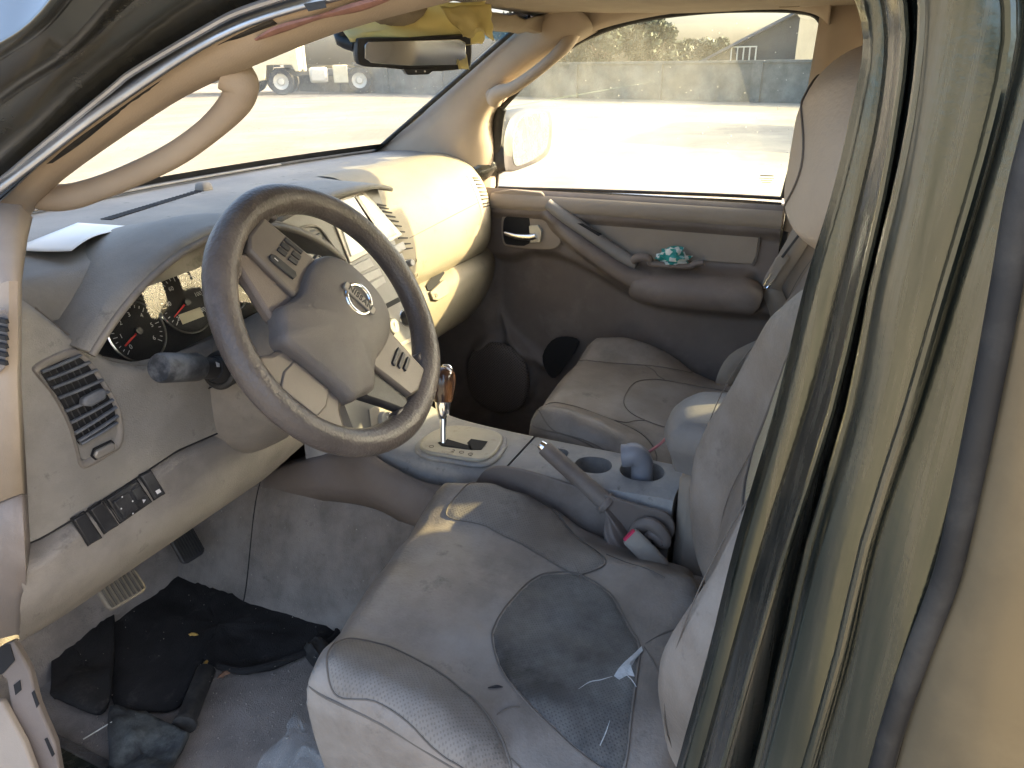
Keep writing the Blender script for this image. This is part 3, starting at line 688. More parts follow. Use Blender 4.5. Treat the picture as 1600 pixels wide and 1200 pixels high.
# far roof rail trim above the passenger window
rows = []
for a, b, x in [(868, 78, .622), (905, 58, .615), (960, 38, .61), (1050, 20, .605), (1150, 13, .60), (1230, 14, .60), (1275, 22, .60), (1296, 40, .60)]:
    p = U(a, b, x=x); rows.append([p+V([.02, 0, .004]), p, p+V([-.025, 0, .012]), p+V([-.05, 0, .045]), p+V([-.06, 0, .09])])
C_ = [spline(list(c), 4) for c in zip(*rows)]
mk('roof_rail_trim', *loft([list(p) for p in zip(*C_)]), m_tan, trim, solid=.003, angle=60)
mk('outer_rail', *grid(10, 3, lambda u, v: V([lerp(.655, .70, v), lerp(.36, -1.3, u), lerp(1.175, 1.215, v)])), m_paint, body, solid=.02)
for a in (1096, 1232): mk('visor_clip', *prismg([U(a+c, b, x=.56) for c, b in ((-18, -12), (18, -12), (17, 10), (-17, 12))], 0, .012, (-1, -.4, -.2)), m_tan, trim, bevel=.003)
visor = mk('sun_visor', *prismg(spline([U(a, b, x=.50) for a, b in [(760, -30), (1060, -50), (1066, -8), (1040, 6), (900, 4), (780, 2)]], 5, True), 0, .018, (-.6, -.6, -.5)), m_head, trim, bevel=.005)
# passenger B-pillar trim
mk('b_pillar_trim_upper', *grid(6, 8, lambda u, v: V([lerp(.68, .60, v)-.02*sin(pi*u), lerp(-.175, -.33, u)-.02*v, lerp(.70, 1.17, v)])), m_tan, trim, solid=.004)
mk('b_pillar_trim_lower', *grid(6, 8, lambda u, v: V([.69-.02*sin(pi*u), lerp(-.185, -.36, u), lerp(.02, .70, v)])), m_doorins, trim, solid=.004)
mk('b_pillar_post', *boxg((.73, -.29, .6), (.06, .17, 1.2)), m_paint, body)

# ================================================================== DASHBOARD
dash = part('dashboard', car)
def wsb(x): return wsP((x+.66)/1.32, 0)[1]-.014
def yrear(x): return interp(x, [(-.73, .56), (-.6, .56), (-.3, .60), (0, .64), (.2, .70), (.7, .72)])
def dtop(u, v):
    x = lerp(-.725, .70, u); e = max(0, abs(2*u-1)-.90)/.10
    if v < .8: y = lerp(wsb(x), yrear(x), v/.8); z = .846+.008*sin(pi*v/.8)
    else: k = (v-.8)/.2*pi/2; y = yrear(x)-.03*sin(k); z = .846-.03*(1-cos(k))-.02*((v-.8)/.2)**2
    return V([x, y, z-.02*e*e])
mk('dash_top', *grid(60, 24, dtop), m_dash, dash, angle=60)
defr = part('defroster_grille', car)
for k in range(26):
    t = k/25; p = U(lerp(168, 312, t), lerp(343, 299, t), z=.8535)
    mk('slot', *boxg(p+V([0, 0, .0008]), (.0062, .020, .002), rotm('Z', .25)), m_dark, defr, smooth=False)
mk('grille_lip', *tubeg([wsP(i/20, 0)+V([0, -.045, .007]) for i in range(1, 15)], .005, sp=1, n=8, flat=.5), m_dash, defr)
mk('sun_sensor', *pillowg(U(318, 292, z=.86), (1, 0, 0), (0, 1, 0), (0, 0, 1), .013, .013, lambda a, b: .010, .006, rho=.8, n=10, drop=.010)[0], m_dashlow, dash)

# instrument hood
def arch(x, pk=.866, lo=.768, cx=-.395, hw=.243):
    t = min(1, abs((x-cx)/hw)); return lo+(pk-lo)*(1-t**2.2)
def hoodfn(u, v):
    x = -.395+.243*sin((u-.5)*pi*.96); k = v
    y = lerp(.462, .80, k); z = arch(x)-.030*sstep(k, .2, 1)+.006*sin(pi*min(1, k*2.2))
    return V([x+(-.01*k if u < .5 else 0), y, z])
mk('instrument_hood', *grid(60, 16, hoodfn), m_dash, dash, solid=.010, angle=60)
mk('hood_lip', *tubeg([hoodfn(i/40, 0)+V([0, -.001, -.003]) for i in range(0, 41)], .0048, sp=1, n=10), m_dashlow, dash)

# driver's upper panel (vent panel), y = f(x, z)
def f_d(x, z):
    return .474+1.15*(z-.655)**2+5*max(0, -x-.68)**2*1.0+.10*max(0, x+.30)
def ztop(x): return interp(x, [(-.735, .845), (-.66, .838), (-.635, .79), (-.60, .745), (-.56, .722), (-.5, .712), (-.13, .70)])
_zs = sorted([(float(p[0]), float(p[2])) for p in [US(a, b, f_d) for a, b in ((45, 849), (100, 818), (160, 780), (220, 741), (277, 703))]])+[(-.4, .57), (-.13, .545)]
def zseam(x): return interp(x, _zs)
def panfn(u, v):
    x = lerp(-.752, -.13, u); z = lerp(zseam(x), ztop(x), v); y = f_d(x, z)
    if v > .93: y += .02*((v-.93)/.07)**2
    return V([x, y, z])
mk('driver_upper_panel', *grid(70, 30, panfn), m_dash, dash, angle=60)
# shelf in front of the gauges
mk('cluster_shelf', *grid(30, 6, lambda u, v: (lambda x: V([x, lerp(f_d(x, ztop(x))+.004, .615, v), lerp(ztop(x)-.004, .645, v)]))(lerp(-.655, -.15, u))), m_dashlow, dash)
# knee panel
def f_k(x, z):
    return .476+6.0*max(0, .515-z)**2+1.4*max(0, z-.53)**2+1.2*max(0, -x-.69)**2+.16*max(0, x+.34)
def _px(P): d = V(P)-CAM; return 800+FPX*(d@RT)/(d@FW)
_xl = []
for _k in range(21):
    _z = lerp(.342, .56, _k/20); _x = -.68
    while _px((_x, f_k(_x, _z), _z)) > 33 and _x > -.86: _x -= .002
    _xl.append(_x)
def kneefn(u, v):
    zc = lerp(.345, .56, v); x = lerp(_xl[int(v*20+.5)], -.115, u); zb = interp(x, [(-.72, .342), (-.66, .335), (-.5, .37), (-.3, .395), (-.1, .42)]); z = lerp(zb, zseam(x)-.003, v)
    y = f_k(x, z)
    if v < .12: y += .03*((.12-v)/.12)**2
    if v > .93: y = lerp(y, f_d(x, z)+.012, ((v-.93)/.07)**2)
    return V([x, y, z])
mk('knee_panel', *grid(70, 30, kneefn), m_dashlow, dash, angle=60)
mk('panel_seam', *tubeg([V([x, f_d(x, zseam(x)-.001)+.0005, zseam(x)-.0015]) for x in np.linspace(-.75, -.14, 40)], .0016, sp=1, n=6), m_dark, dash)
# end cap to the left of the vent panel
mk('dash_end_cap', *grid(6, 20, lambda u, v: (lambda z: V([-.735-.004*u, f_d(-.735, z)+.16*u, z]))(lerp(.56, .845, v))), m_dash, dash)

# left air vent
SD = lambda a, b: US(a, b, f_d)
def vent(name, frame_px, slat_px, surf, nsl, mat_f, knob, car_, flip=False, inner=.82, rs=.0032):
    r = part(name, car_)
    if frame_px:
        Po = spline([surf(*p) for p in frame_px], 5, True); nv = polyn(Po)
        cb = sum(Po)/len(Po); mk('bezel', *loft([[cb+(p-cb)*k+nv*h for p in Po+[Po[0]]] for k, h in ((1.0, -.003), (.99, .003), (.96, .0045), (.88, .004), (.84, .001))]), mat_f, r, angle=60)
    Pi = [surf(*p) for p in slat_px]; nv = polyn(Pi)
    off = .0042 if frame_px else .001
    L_, R2 = slat_px[:len(slat_px)//2], slat_px[len(slat_px)//2:][::-1]
    Ls = spline([surf(*p) for p in L_], 12); Rs = spline([surf(*p) for p in R2], 12)
    mk('recess', *loft([[lerp(a, b, q)+nv*(off-.003) for q in np.linspace(0, 1, 7)] for a, b in zip(Ls[::3]+[Ls[-1]], Rs[::3]+[Rs[-1]])]), m_dark, r)
    for k in range(nsl):
        t = (k+.5)/nsl; a = Ls[int(t*(len(Ls)-1))]+nv*(off+.0015); b = Rs[int(t*(len(Rs)-1))]+nv*(off+.0015)
        mid = (a+b)/2+nv*.002
        mk('slat', *tubeg([a, mid, b], rs, n=8, sp=3, flat=.62, up=(0, 0, 1)), m_ventsl, r)
    if knob:
        c = surf(*knob)+nv*(off+.006); e = nrm(Rs[len(Rs)//2]-Ls[len(Ls)//2]); u_ = np.cross(nv, e)
        mk('vent_tab', *prismg([c+e*.016+u_*.003, c+e*.012+u_*.0075, c-e*.014+u_*.006, c-e*.018-u_*.002, c-e*.008-u_*.008, c+e*.012-u_*.006], -.004, .008, nv), m_ventsl, r, bevel=.003)
    for k in range(5):
        t = (k+1)/6; pa = lerp(Ls[1], Rs[1], t)+nv*(off+.0004); pb = lerp(Ls[-2], Rs[-2], t)+nv*(off+.0004)
        mk('vane', *tubeg([pa, pb], .0009, n=4, sp=1), m_black, r)
    return r
m_ventsl = M('vent_slat', (.10, .11, .125), .45, .15, 12, dust=(.3, .3, .3), damt=.5, dscale=15)
zz = lambda p: (p[0]*.3168, 520+p[1]*.3168)
vf = [zz(p) for p in [(160, 165), (250, 110), (355, 75), (420, 110), (500, 220), (580, 360), (605, 480), (590, 560), (540, 600), (430, 665), (390, 655), (375, 600), (330, 450), (250, 300), (180, 215)]]
vs_ = [zz(p) for p in [(186, 185), (240, 262), (310, 385), (362, 510), (388, 552), (560, 455), (562, 380), (520, 290), (455, 175), (372, 103)]]
lv = vent('air_vent', vf, vs_, SD, 9, m_dashlow, zz((430, 318)), car)
pad('thumbwheel', [zz(p) for p in [(445, 600), (455, 575), (535, 535), (548, 545), (545, 575), (460, 618)]], SD, .003, .0085, m_silver, lv, bevel=.002)
pad('wheel_slot', [zz(p) for p in [(440, 605), (452, 568), (540, 526), (552, 540), (549, 580), (458, 624)]], SD, .002, .0048, m_dark, lv, bevel=0)
tag(lv, 'driver side air vent with thumbwheel')

# switches on the knee panel
SK = lambda a, b: US(a, b, f_k)
for i, q in enumerate([[(355, 920), (412, 886), (494, 1008), (432, 1044)], [(438, 870), (497, 832), (576, 945), (512, 986)], [(520, 820), (668, 728), (738, 832), (592, 932)], [(688, 705), (738, 680), (806, 790), (758, 820)]]):
    s_ = pad('dash_switch', [zz(p) for p in q], SK, -.006, .004, m_black, car, bevel=.0015)
    P = [SK(*zz(p)) for p in q]; nv = polyn(P); c = sum(P)/4
    tag(s_, ['blank switch cover, leftmost of the row', 'blank switch cover, second of the row', 'mirror adjuster switch, widest of the row', 'lamp switch, rightmost of the row'][i])
    mk('switch_rim', *tubeg([c+(p-c)*1.07+nv*.0005 for p in P]+[c+(P[0]-c)*1.07+nv*.0005], .0011, n=6, sp=1), m_dark, s_)
    if i == 2:
        mk('adjuster_pad', *prismg([lerp(P[0], P[1], .08)*.85+lerp(P[3], P[2], .08)*.15, lerp(P[0], P[1], .58)*.85+lerp(P[3], P[2], .58)*.15, lerp(P[0], P[1], .58)*.12+lerp(P[3], P[2], .58)*.88, lerp(P[0], P[1], .08)*.12+lerp(P[3], P[2], .08)*.88], .004, .0075, nv), m_black, s_, bevel=.0015)
        for f_, g_2 in ((.14, .5), (.34, .9), (.52, .5), (.34, .15)):
            mk('arrow_mark', *discg(lerp(lerp(P[0], P[1], f_), lerp(P[3], P[2], f_), g_2)+nv*.0077, nv, .0012, 0, .0003, 6), m_print, s_)
        mk('selector', *prismg([lerp(lerp(P[0], P[1], f_), lerp(P[3], P[2], f_), g_2) for f_, g_2 in ((.68, .15), (.95, .15), (.95, .6), (.68, .6))], .004, .007, nv), m_black, s_, bevel=.001)
        mk('mark', *discg(lerp(lerp(P[0], P[1], .83), lerp(P[3], P[2], .83), .78)+nv*.0043, nv, .003, 0, .0003, 3), m_print, s_)
    if i == 3:
        mk('mark', *prismg([lerp(lerp(P[0], P[1], f_), lerp(P[3], P[2], f_), g_2) for f_, g_2 in ((.35, .72), (.75, .72), (.75, .86), (.35, .86))], .004, .0044, nv), m_print, s_)

# instrument cluster
clus = part('instrument_cluster', car)
cn = nrm((0, -.93, .36)); cr_, cu_, _ = frame(cn)
cP = V([-.40, .625, .735])
outl = [(-.245, -.085), (-.24, -.03), (-.20, .03), (-.12, .075), (0, .09), (.12, .075), (.2, .03), (.24, -.03), (.245, -.085)]
mk('cluster_face', *prismg(place(outl, cP, cr_, cu_), -.01, 0, cn), m_gauge, clus, smooth=False)
for gi, (px, rr_, ang, nums) in enumerate([((212, 519), .044, 205, '0 1 2 3 4 5 6'), ((287, 474), .047, 205, '20 40 60 80 100 120'), (None, .044, 120, '')]):
    c = U(*px, pl=(cP, cn)) if px else cP+cr_*.13
    c = c+cn*.003
    gz = mk('gauge', *discg(c, cn, rr_, -.001, .001, 40), m_gauge, clus)
    mk('gauge_ring', *ringg(c, cn, rr_+.002, .0022, 48, 8), m_chrome, gz)
    tk = []
    for k in range(25):
        a = radians(220-260*k/24); d = cos(a)*cr_+sin(a)*cu_; e = np.cross(cn, d); l = .007 if k % 4 == 0 else .004
        tk.append(prismg([c+d*(rr_-.004)+e*.0005, c+d*(rr_-.004)-e*.0005, c+d*(rr_-.004-l)-e*.0005, c+d*(rr_-.004-l)+e*.0005], .0012, .0015, cn))
    mk('tick_marks', *join(*tk), m_print, gz, smooth=False)
    nl = nums.split()
    for k, s in enumerate(nl):
        a = radians(220-260*k/max(1, len(nl)-1)); d = cos(a)*cr_+sin(a)*cu_
        text('numeral', s, .0095, c+d*(rr_-.017), cr_, cu_, m_print, gz, ext=.0001, lift=.0012)
    d = cos(radians(ang))*cr_+sin(radians(ang))*cu_; e = np.cross(cn, d)
    mk('needle', *prismg([c-d*.006+e*.0016, c-d*.006-e*.0016, c+d*(rr_-.012)-e*.0006, c+d*(rr_-.012)+e*.0006], .003, .0042, cn), m_needle, gz, smooth=False)
    mk('needle_hub', *discg(c, cn, .0055, .003, .008, 16), m_black, gz)
    if gi == 1: mk('trip_display', *prismg(place([(-.022, -.030), (.022, -.030), (.022, -.014), (-.022, -.014)], c, cr_, cu_), .0012, .0016, cn), M('trip_lcd', (.42, .38, .26), .4, .04), gz)
    if gi == 0: mk('fuel_needle', *prismg([c-cr_*.03+cu_*-.012, c-cr_*.03+cu_*-.0135, c-cr_*.014+cu_*-.006, c-cr_*.014+cu_*-.0045], .003, .004, cn), m_needle, gz, smooth=False)
mk('lens', *grid(14, 8, lambda u, v: V([lerp(-.64, -.16, u), lerp(.555, .59, v), lerp(.668, arch(lerp(-.64, -.16, u))-.02, v)])), m_clear, clus)

# steering column
colm = part('steering_column', car)
Wc = V([-.388, .303, .752]); tl = radians(29)
wn_ = V([0, -cos(tl), sin(tl)]); wx0 = V([1., 0, 0]); wy0 = V([0, sin(tl), cos(tl)]); ca = -wn_
S = []
for s, rx, ru, rd in [(.055, .046, .046, .05), (.065, .056, .056, .062), (.09, .063, .060, .082), (.14, .071, .062, .106), (.19, .080, .064, .122), (.25, .092, .068, .126), (.33, .10, .072, .12)]:
    c = Wc+ca*s
    S.append([c+wx0*rx*cos(a)+wy0*(ru if sin(a) > 0 else rd)*math.copysign(abs(sin(a))**.9, sin(a)) for a in np.linspace(0, 2*pi, 40, endpoint=False)])
S = [list(c) for c in zip(*[spline(list(c), 3) for c in zip(*S)])]
mk('column_shroud', *loft(S, True, True), m_dashlow, colm, angle=60)
mk('shroud_seam', *tubeg([Wc+ca*s+wx0*-r_+wy0*-.004 for s, r_ in ((.07, .0605), (.1, .066), (.14, .073), (.19, .082), (.25, .094))], .0011, n=6, sp=4), m_dark, colm)
mk('hub_cover', *discg(Wc+ca*.012, ca, .065, 0, .05, 30, r1=.05), m_airbag, colm)
st = part('indicator_stalk', car)
yS = .405
p0, p1, p2, p3_ = U(345, 578, y=yS+.015), U(322, 574, y=yS+.01), U(285, 573, y=yS), U(248, 575, y=yS-.006)
mk('stalk_collar', *ringg(p0, p0-p3_, .021, .006, 30, 8), m_rubber, st)
mk('stalk_base', *tubeg([p0+(p0-p1)*.6, p0, lerp(p0, p1, .6)], [.02, .019, .0165], n=20, sp=2), m_black, st)
mk('stalk_barrel', *tubeg([lerp(p0, p1, .5), lerp(p1, p2, .3)], .0145, n=20, sp=1), m_black, st)
mk('stalk_knob', *tubeg([lerp(p1, p2, .35), lerp(p1, p2, .45), lerp(p2, p3_, .9), p3_], [.0165, .0185, .0185, .0165], n=24, sp=1), M('stalk_dusty', (.03, .033, .038), .4, .2, 20, dust=(.22, .23, .24), damt=.6, dscale=24, drange=(.45, .62)), st)
ax_ = nrm(p3_-p0); pm = lerp(p0, p1, .9); vv = nrm(V([0, -1, .45])-ax_*(V([0, -1, .45])@ax_)); hh = np.cross(vv, ax_)
mk('lamp_mark', *prismg(place([(-.004, -.002), (.003, -.002), (.003, .004), (-.002, .005)], pm+vv*.0147, hh, -ax_), 0, .0005, vv), m_print, st)
st = part('wiper_stalk', car)
q0, q1 = U(512, 445, y=.44), U(556, 437, y=.41)
mk('stalk_barrel', *tubeg([q0, lerp(q0, q1, .5)], .009, n=14, sp=1), m_black, st)
mk('stalk_knob', *tubeg([lerp(q0, q1, .45), lerp(q0, q1, .55), lerp(q0, q1, .95), q1+(q1-q0)*.02], [.010, .0155, .0155, .013], n=18, sp=1), m_black, st)
text('wiper_mark', '0', .010, lerp(q0, q1, .75)+V([-.004, -.0152, .006]), nrm((q1-q0)), V([0, .35, .94]), m_print, st, ext=.0001)

# steering wheel, turned to the right
sw = part('steering_wheel', car)
th = radians(-62.7); sx_ = cos(th)*wx0+sin(th)*wy0; sy_ = -sin(th)*wx0+cos(th)*wy0; sn = wn_
def SWp(x, y, h=0): return Wc+sx_*x+sy_*y+sn*h
S = []; seg = 120
for k in range(seg+1):
    a = 2*pi*k/seg; dg = math.degrees(a) % 360
    def near(c, w_): return math.exp(-((dg-c+180) % 360-180)**2/(2*w_*w_))
    r = .0190+.0035*(near(22, 12)+near(158, 12)+.6*near(-20, 12)+.6*near(200, 12)); ri = .0015*(near(35, 14)+near(145, 14))
    d = cos(a)*sx_+sin(a)*sy_
    S.append([Wc+d*(.176+r*1.02*cos(2*pi*j/18)-ri*0)+sn*(.004+r*.96*sin(2*pi*j/18)) for j in range(18)])
mk('rim', *loft(S, True), m_leather, sw)
for dg in (52, 128, -28, 208, 262, 284):
    a = radians(dg); d = cos(a)*sx_+sin(a)*sy_; e = np.cross(sn, d)
    mk('rim_seam', *ringg(Wc+d*.176+sn*.004, e, .0176, .0008, 30, 6, up=sn), m_seam, sw)
# spokes: left and right are silver plates with dark lower webs, the bottom one is wide
def spl(P2, h0, h1, mat, name, bev=.003, sm=0, par=None):
    P2 = [V([p[0]/1000, p[1]/1000]) for p in P2]
    if sm: P2 = spline(P2, sm, True)
    return mk(name, *prismg([SWp(p[0], p[1]) for p in P2], h0, h1, sn), mat, par or sw, bevel=bev)
for s in (-1, 1):
    q = [(62, 44), (100, 40), (136, 36), (158, 34), (160, -8), (150, -27), (112, -30), (70, -34), (60, 0)]
    sp_ = spl([(s*x, y) for x, y in q], .002, .018, m_spoke, 'spoke', .004)
    q = [(66, -30), (112, -27), (147, -25), (158, -34), (150, -52), (120, -64), (84, -80), (66, -80)]
    spl([(s*x, y) for x, y in q], -.008, .010, m_black if s > 0 else m_door, 'spoke_web', .005, par=sp_)
    q = [(140, 52), (157, 40), (160, 0), (156, -36), (140, -62), (150, -90), (178, -60), (182, 0), (172, 60), (158, 80)]
    spl([(s*x, y) for x, y in q], -.006, .013, m_leather, 'spoke_leather', .007, sm=4, par=sp_)
    if s < 0:
        b0 = spl([(-126, -9), (-121, -6), (-87, -3), (-83, -8), (-85, -16), (-121, -18), (-126, -15)], .018, .0215, m_black, 'wheel_button', .0012)
        mk('mark', *prismg([SWp(-.117+dx, -.012+dy) for dx, dy in ((-.003, -.0006), (.003, -.0006), (.003, .0006), (-.003, .0006))], .0215, .0218, sn), m_print, b0)
        for bx0, by0 in ((-122, 14), (-104, 16), (-122, 3), (-104, 5)):
            spl([(bx0, by0+8), (bx0+14, by0+10), (bx0+14, by0+2), (bx0, by0)], .018, .0205, m_black, 'wheel_button', .001)
        spl([(-121, 32), (-92, 35), (-92, 29), (-121, 26)], .018, .0205, m_black, 'wheel_button', .001)
    else:
        for k in range(3):
            x0 = 98+k*10.5; spl([(x0, 26), (x0+6.5, 25), (x0+6.5, -8+4*k), (x0, -6+4*k)], .018, .0212, m_black, 'wheel_button', .0012)
spl([(-50, -104), (0, -107), (52, -104), (60, -125), (78, -142), (104, -150), (70, -175), (0, -186), (-70, -175), (-104, -150), (-78, -142), (-60, -125)], -.004, .010, m_spoke, 'lower_spoke', .006)
spl([(-30, -110), (30, -110), (36, -135), (30, -158), (-30, -158), (-36, -135)], .008, .0125, m_spoke, 'lower_spoke_trim', .003)
# airbag cover: domed
ab = [V(p, dtype=float)/1000 for p in [(0, 80), (30, 77), (55, 66), (70, 46), (76, 20), (74, -8), (70, -30), (76, -52), (84, -72), (72, -92), (60, -110), (30, -110), (0, -110), (-30, -110), (-60, -110), (-72, -92), (-84, -72), (-76, -52), (-70, -30), (-74, -8), (-76, 20), (-70, 46), (-55, 66), (-30, 77)]]
abs_ = spline(ab, 4, True); S = []
for k, h in [(1.0, .000), (1.0, .016), (.985, .023), (.955, .0275), (.90, .0305), (.7, .035), (.4, .0385), (.12, .040)]:
    S.append([SWp(p[0]*k, (p[1]+.012)*k-.012, h) for p in abs_])
mk('airbag_cover', *loft(S, True, True), m_airbag, sw, angle=50)
# emblem: ring, bar and lettering
em = part('emblem', sw); ec = SWp(0, .022, .0385)
tE = rotm('X', 0)
mk('emblem_ring', *ringg(ec+sn*.0012, sn, .0215, .0026, 48, 8, up=sy_, flat=.8), m_chrome, sw)
mk('emblem_bar', *prismg([ec+sx_*x+sy_*y for x, y in rrect(.058, .0125, .003)], .0, .0042, sn), m_silver, sw, bevel=.001)
text('emblem_lettering', 'NISSAN', .0125, ec+sn*.0042, sx_, sy_, m_printd, sw, ext=.0003, lift=.0001, bold=.0003, spacing=1.08)
bpy.data.objects.remove(em)

# centre stack
f_s = lambda x, z: .602-.30*(.845-z)+.25*max(0, abs(x-.005)-.12)**1.5
stack = part('centre_stack', car)
def stkfn(u, v):
    x = lerp(-.165, .172, u); z = lerp(.41, .835, v); return V([x, f_s(x, z)+.04*max(0, (abs(2*u-1)-.94)/.06)**2, z])
mk('stack_panel', *grid(30, 30, stkfn), m_stack, stack, angle=60)
for s in (0, 1): mk('stack_side', *grid(4, 12, lambda u, v: stkfn(s, v)+V([0, .18*u, 0])), m_dashlow, stack)
SS = lambda a, b: US(a, b, f_s)
z5 = lambda p: (300+p[0]*.3125, 280+p[1]*.3125)
def hoods(u, v):
    x = lerp(-.17, .18, u); k = 1-abs(2*u-1)**3; y = lerp(.575-.02*k, .80, v); return V([x, y, .828+.022*k-.006*v+.006*sin(pi*v)])
mk('display_hood', *grid(24, 10, hoods), m_dash, dash, solid=.008, angle=60)
cv = vent('air_vent', None, [z5(p) for p in [(500, 285), (560, 370), (640, 440), (735, 482), (762, 470), (700, 350), (655, 295), (600, 252)]], lambda a, b: SS(a, b), 7, m_silver, z5((665, 425)), car, rs=.0030)
tag(cv, 'centre air vent behind the steering wheel')
mk('vent_rim', *tubeg(spline([SS(*z5(p))+V([0, -.003, 0]) for p in [(480, 280), (610, 232), (690, 320), (760, 420), (785, 480), (740, 505), (620, 460), (540, 375)]], 4, True), .003, sp=1, n=8), m_dash, cv)
disp = part('display_screen', car)
scr = [(516, 318), (564, 304), (617, 366), (545, 402)]
pad('bezel', [(508, 318), (566, 298), (628, 368), (545, 412)], SS, -.002, .004, m_silver, disp, bevel=.002)
pad('glass', scr, SS, .004, .0055, m_screen, disp, bevel=.0005)
pad('painted_glare', [(517, 318), (549, 309), (566, 345), (582, 384), (546, 401)], SS, .0057, .0063, M('painted_sky_glare', (.55, .57, .57), .3, .05, 6), disp, bevel=0)  # white plate stands in for sky glare on the left of the screen
pad('glare_edge', [(551, 309), (556, 307), (600, 372), (596, 375)], SS, .0057, .0075, m_silver, disp, bevel=.0005)
ctl = part('control_panel', car)
for q in [[(545, 417), (575, 404), (582, 416), (551, 431)], [(556, 434), (590, 419), (595, 430), (562, 446)], [(563, 449), (597, 432), (601, 442), (570, 461)], [(586, 400), (602, 393), (609, 405), (593, 413)], [(603, 390), (628, 378), (632, 389), (609, 402)], [(604, 408), (626, 396), (631, 408), (609, 421)]]:
    pad('control_button', q, SS, .0005, .0045, m_console, ctl, bevel=.001)
def dial(px, r, h, mat, name, par):
    c = SS(*px); n_ = nrm((0, -.96, .28)); k = mk(name, *discg(c, n_, r, 0, h, 28, r1=r*.9), mat, par, bevel=.0015)
    mk('dial_ring', *ringg(c, n_, r*1.12, r*.10, 30, 6), m_chrome, k); return k
dial((636, 412), .0085, .016, m_console, 'control_knob', ctl)
dk = dial((609, 511), .0165, .014, m_console, 'climate_dial', ctl)
mk('dial_pointer', *boxg(SS(609, 511)+V([0, -.0145, .004]), (.003, .001, .018)), m_print, dk)
dial((634, 497), .0165, .014, m_black, 'climate_dial', ctl)
pad('cubby_slot', [(582, 485), (640, 455), (642, 462), (584, 493)], SS, .0004, .002, m_dark, ctl, bevel=0)
pad('trim_strip', [(615, 540), (640, 527), (642, 533), (617, 546)], SS, .001, .004, m_silver, ctl, bevel=.001)
lp = pad('lower_plate', [(575, 640), (630, 610), (640, 650), (600, 680), (580, 680)], SS, .0005, .003, m_silver, ctl, bevel=.001)
c_ = SS(597, 655); n_ = nrm((0, -.96, .28))
mk('drive_dial', *discg(c_, n_, .017, .003, .012, 26, r1=.015), m_console, ctl, bevel=.001)
mk('dial_grip', *boxg(c_+n_*.014, (.005, .008, .028), rotm('Y', .5)), m_chrome, ctl, bevel=.001)
for a, b in ((612, 650), (618, 640), (619, 658)): mk('control_button', *boxg(SS(a, b)+n_*.004, (.009, .006, .009)), m_black, ctl, bevel=.001)
# slotted vents either side of the passenger pad
def slots(L0, L1, n_, ln, surf, rootname, lab, wd=.0032):
    r = part(rootname, car); tag(r, lab)
    for k in range(n_):
        t = (k+.5)/n_; a = lerp(V(L0[0]), V(L0[1]), t) if len(L0) == 2 else V(spline(L0, 20)[int(t*20*(len(L0)-1))]); b = lerp(V(L1[0]), V(L1[1]), t) if len(L1) == 2 else V(spline(L1, 20)[int(t*20*(len(L1)-1))])
        p = surf(*a); q_ = surf(*b); n__ = nrm(V([-.2, -1, .35])); d = nrm(q_-p); e = np.cross(n__, d)
        mk('slot', *prismg([p+e*wd, q_+e*wd*.5, q_-e*wd*.5, p-e*wd], -.001, .0016, n__), m_dark, r, smooth=False)
    return r

# passenger side of the dashboard
PP = [(.80, .842), (.74, .852), (.685, .846), (.632, .818), (.596, .772), (.579, .715), (.577, .655), (.586, .612), (.606, .584)]
prof = [V([0, a, b]) for a, b in PP]; prof = spline(prof, 4)
def f_p(x, z):
    pts = sorted([(p[2], p[1]) for p in prof if p[1] < .70]); return interp(z, pts)+.35*max(0, x-.60)**1.6
def padx(x):
    e = max(0, (x-.64)/.05); return [V([x, p[1]+.028*e*e+.35*max(0, x-.60)**1.6, p[2]-.010*e*e*(1 if p[2] > .7 else -1)]) for p in prof]
xs = list(np.linspace(.150, .62, 14))+[.64, .655, .668, .679, .687, .692]
mk('passenger_pad', *loft([padx(x) for x in xs]), m_pad, dash, angle=60)
endp = padx(.692); mk('pad_end_cap', endp+[V([.692, .82, .6])], [(i, i+1, len(endp)) for i in range(len(endp)-1)], m_dashlow, dash)
SP = lambda a, b: US(a, b, f_p)
glove = part('glove_box', car)
mk('lid_seam', *tubeg([SP(lerp(640, 748, t), lerp(372, 316, t)) for t in np.linspace(0, 1, 14)], .0011, sp=1, n=6), m_seam, glove)
mk('vent_seam', *tubeg([SP(*p) for p in [(729, 275), (738, 292), (746, 312), (752, 335), (748, 352)]], .0009, n=6, sp=4), m_seam, glove)
slots([(738, 277), (749, 300), (756, 326)], [(746, 277), (760, 300), (766, 323)], 9, 0, SP, 'side_vent', 'slotted vent at the door end of the dashboard', .0022)
slots([(588, 318), (610, 348), (632, 392)], [(602, 320), (625, 350), (646, 390)], 10, 0, SS, 'side_vent', 'slotted vent strip beside the display', .0024)
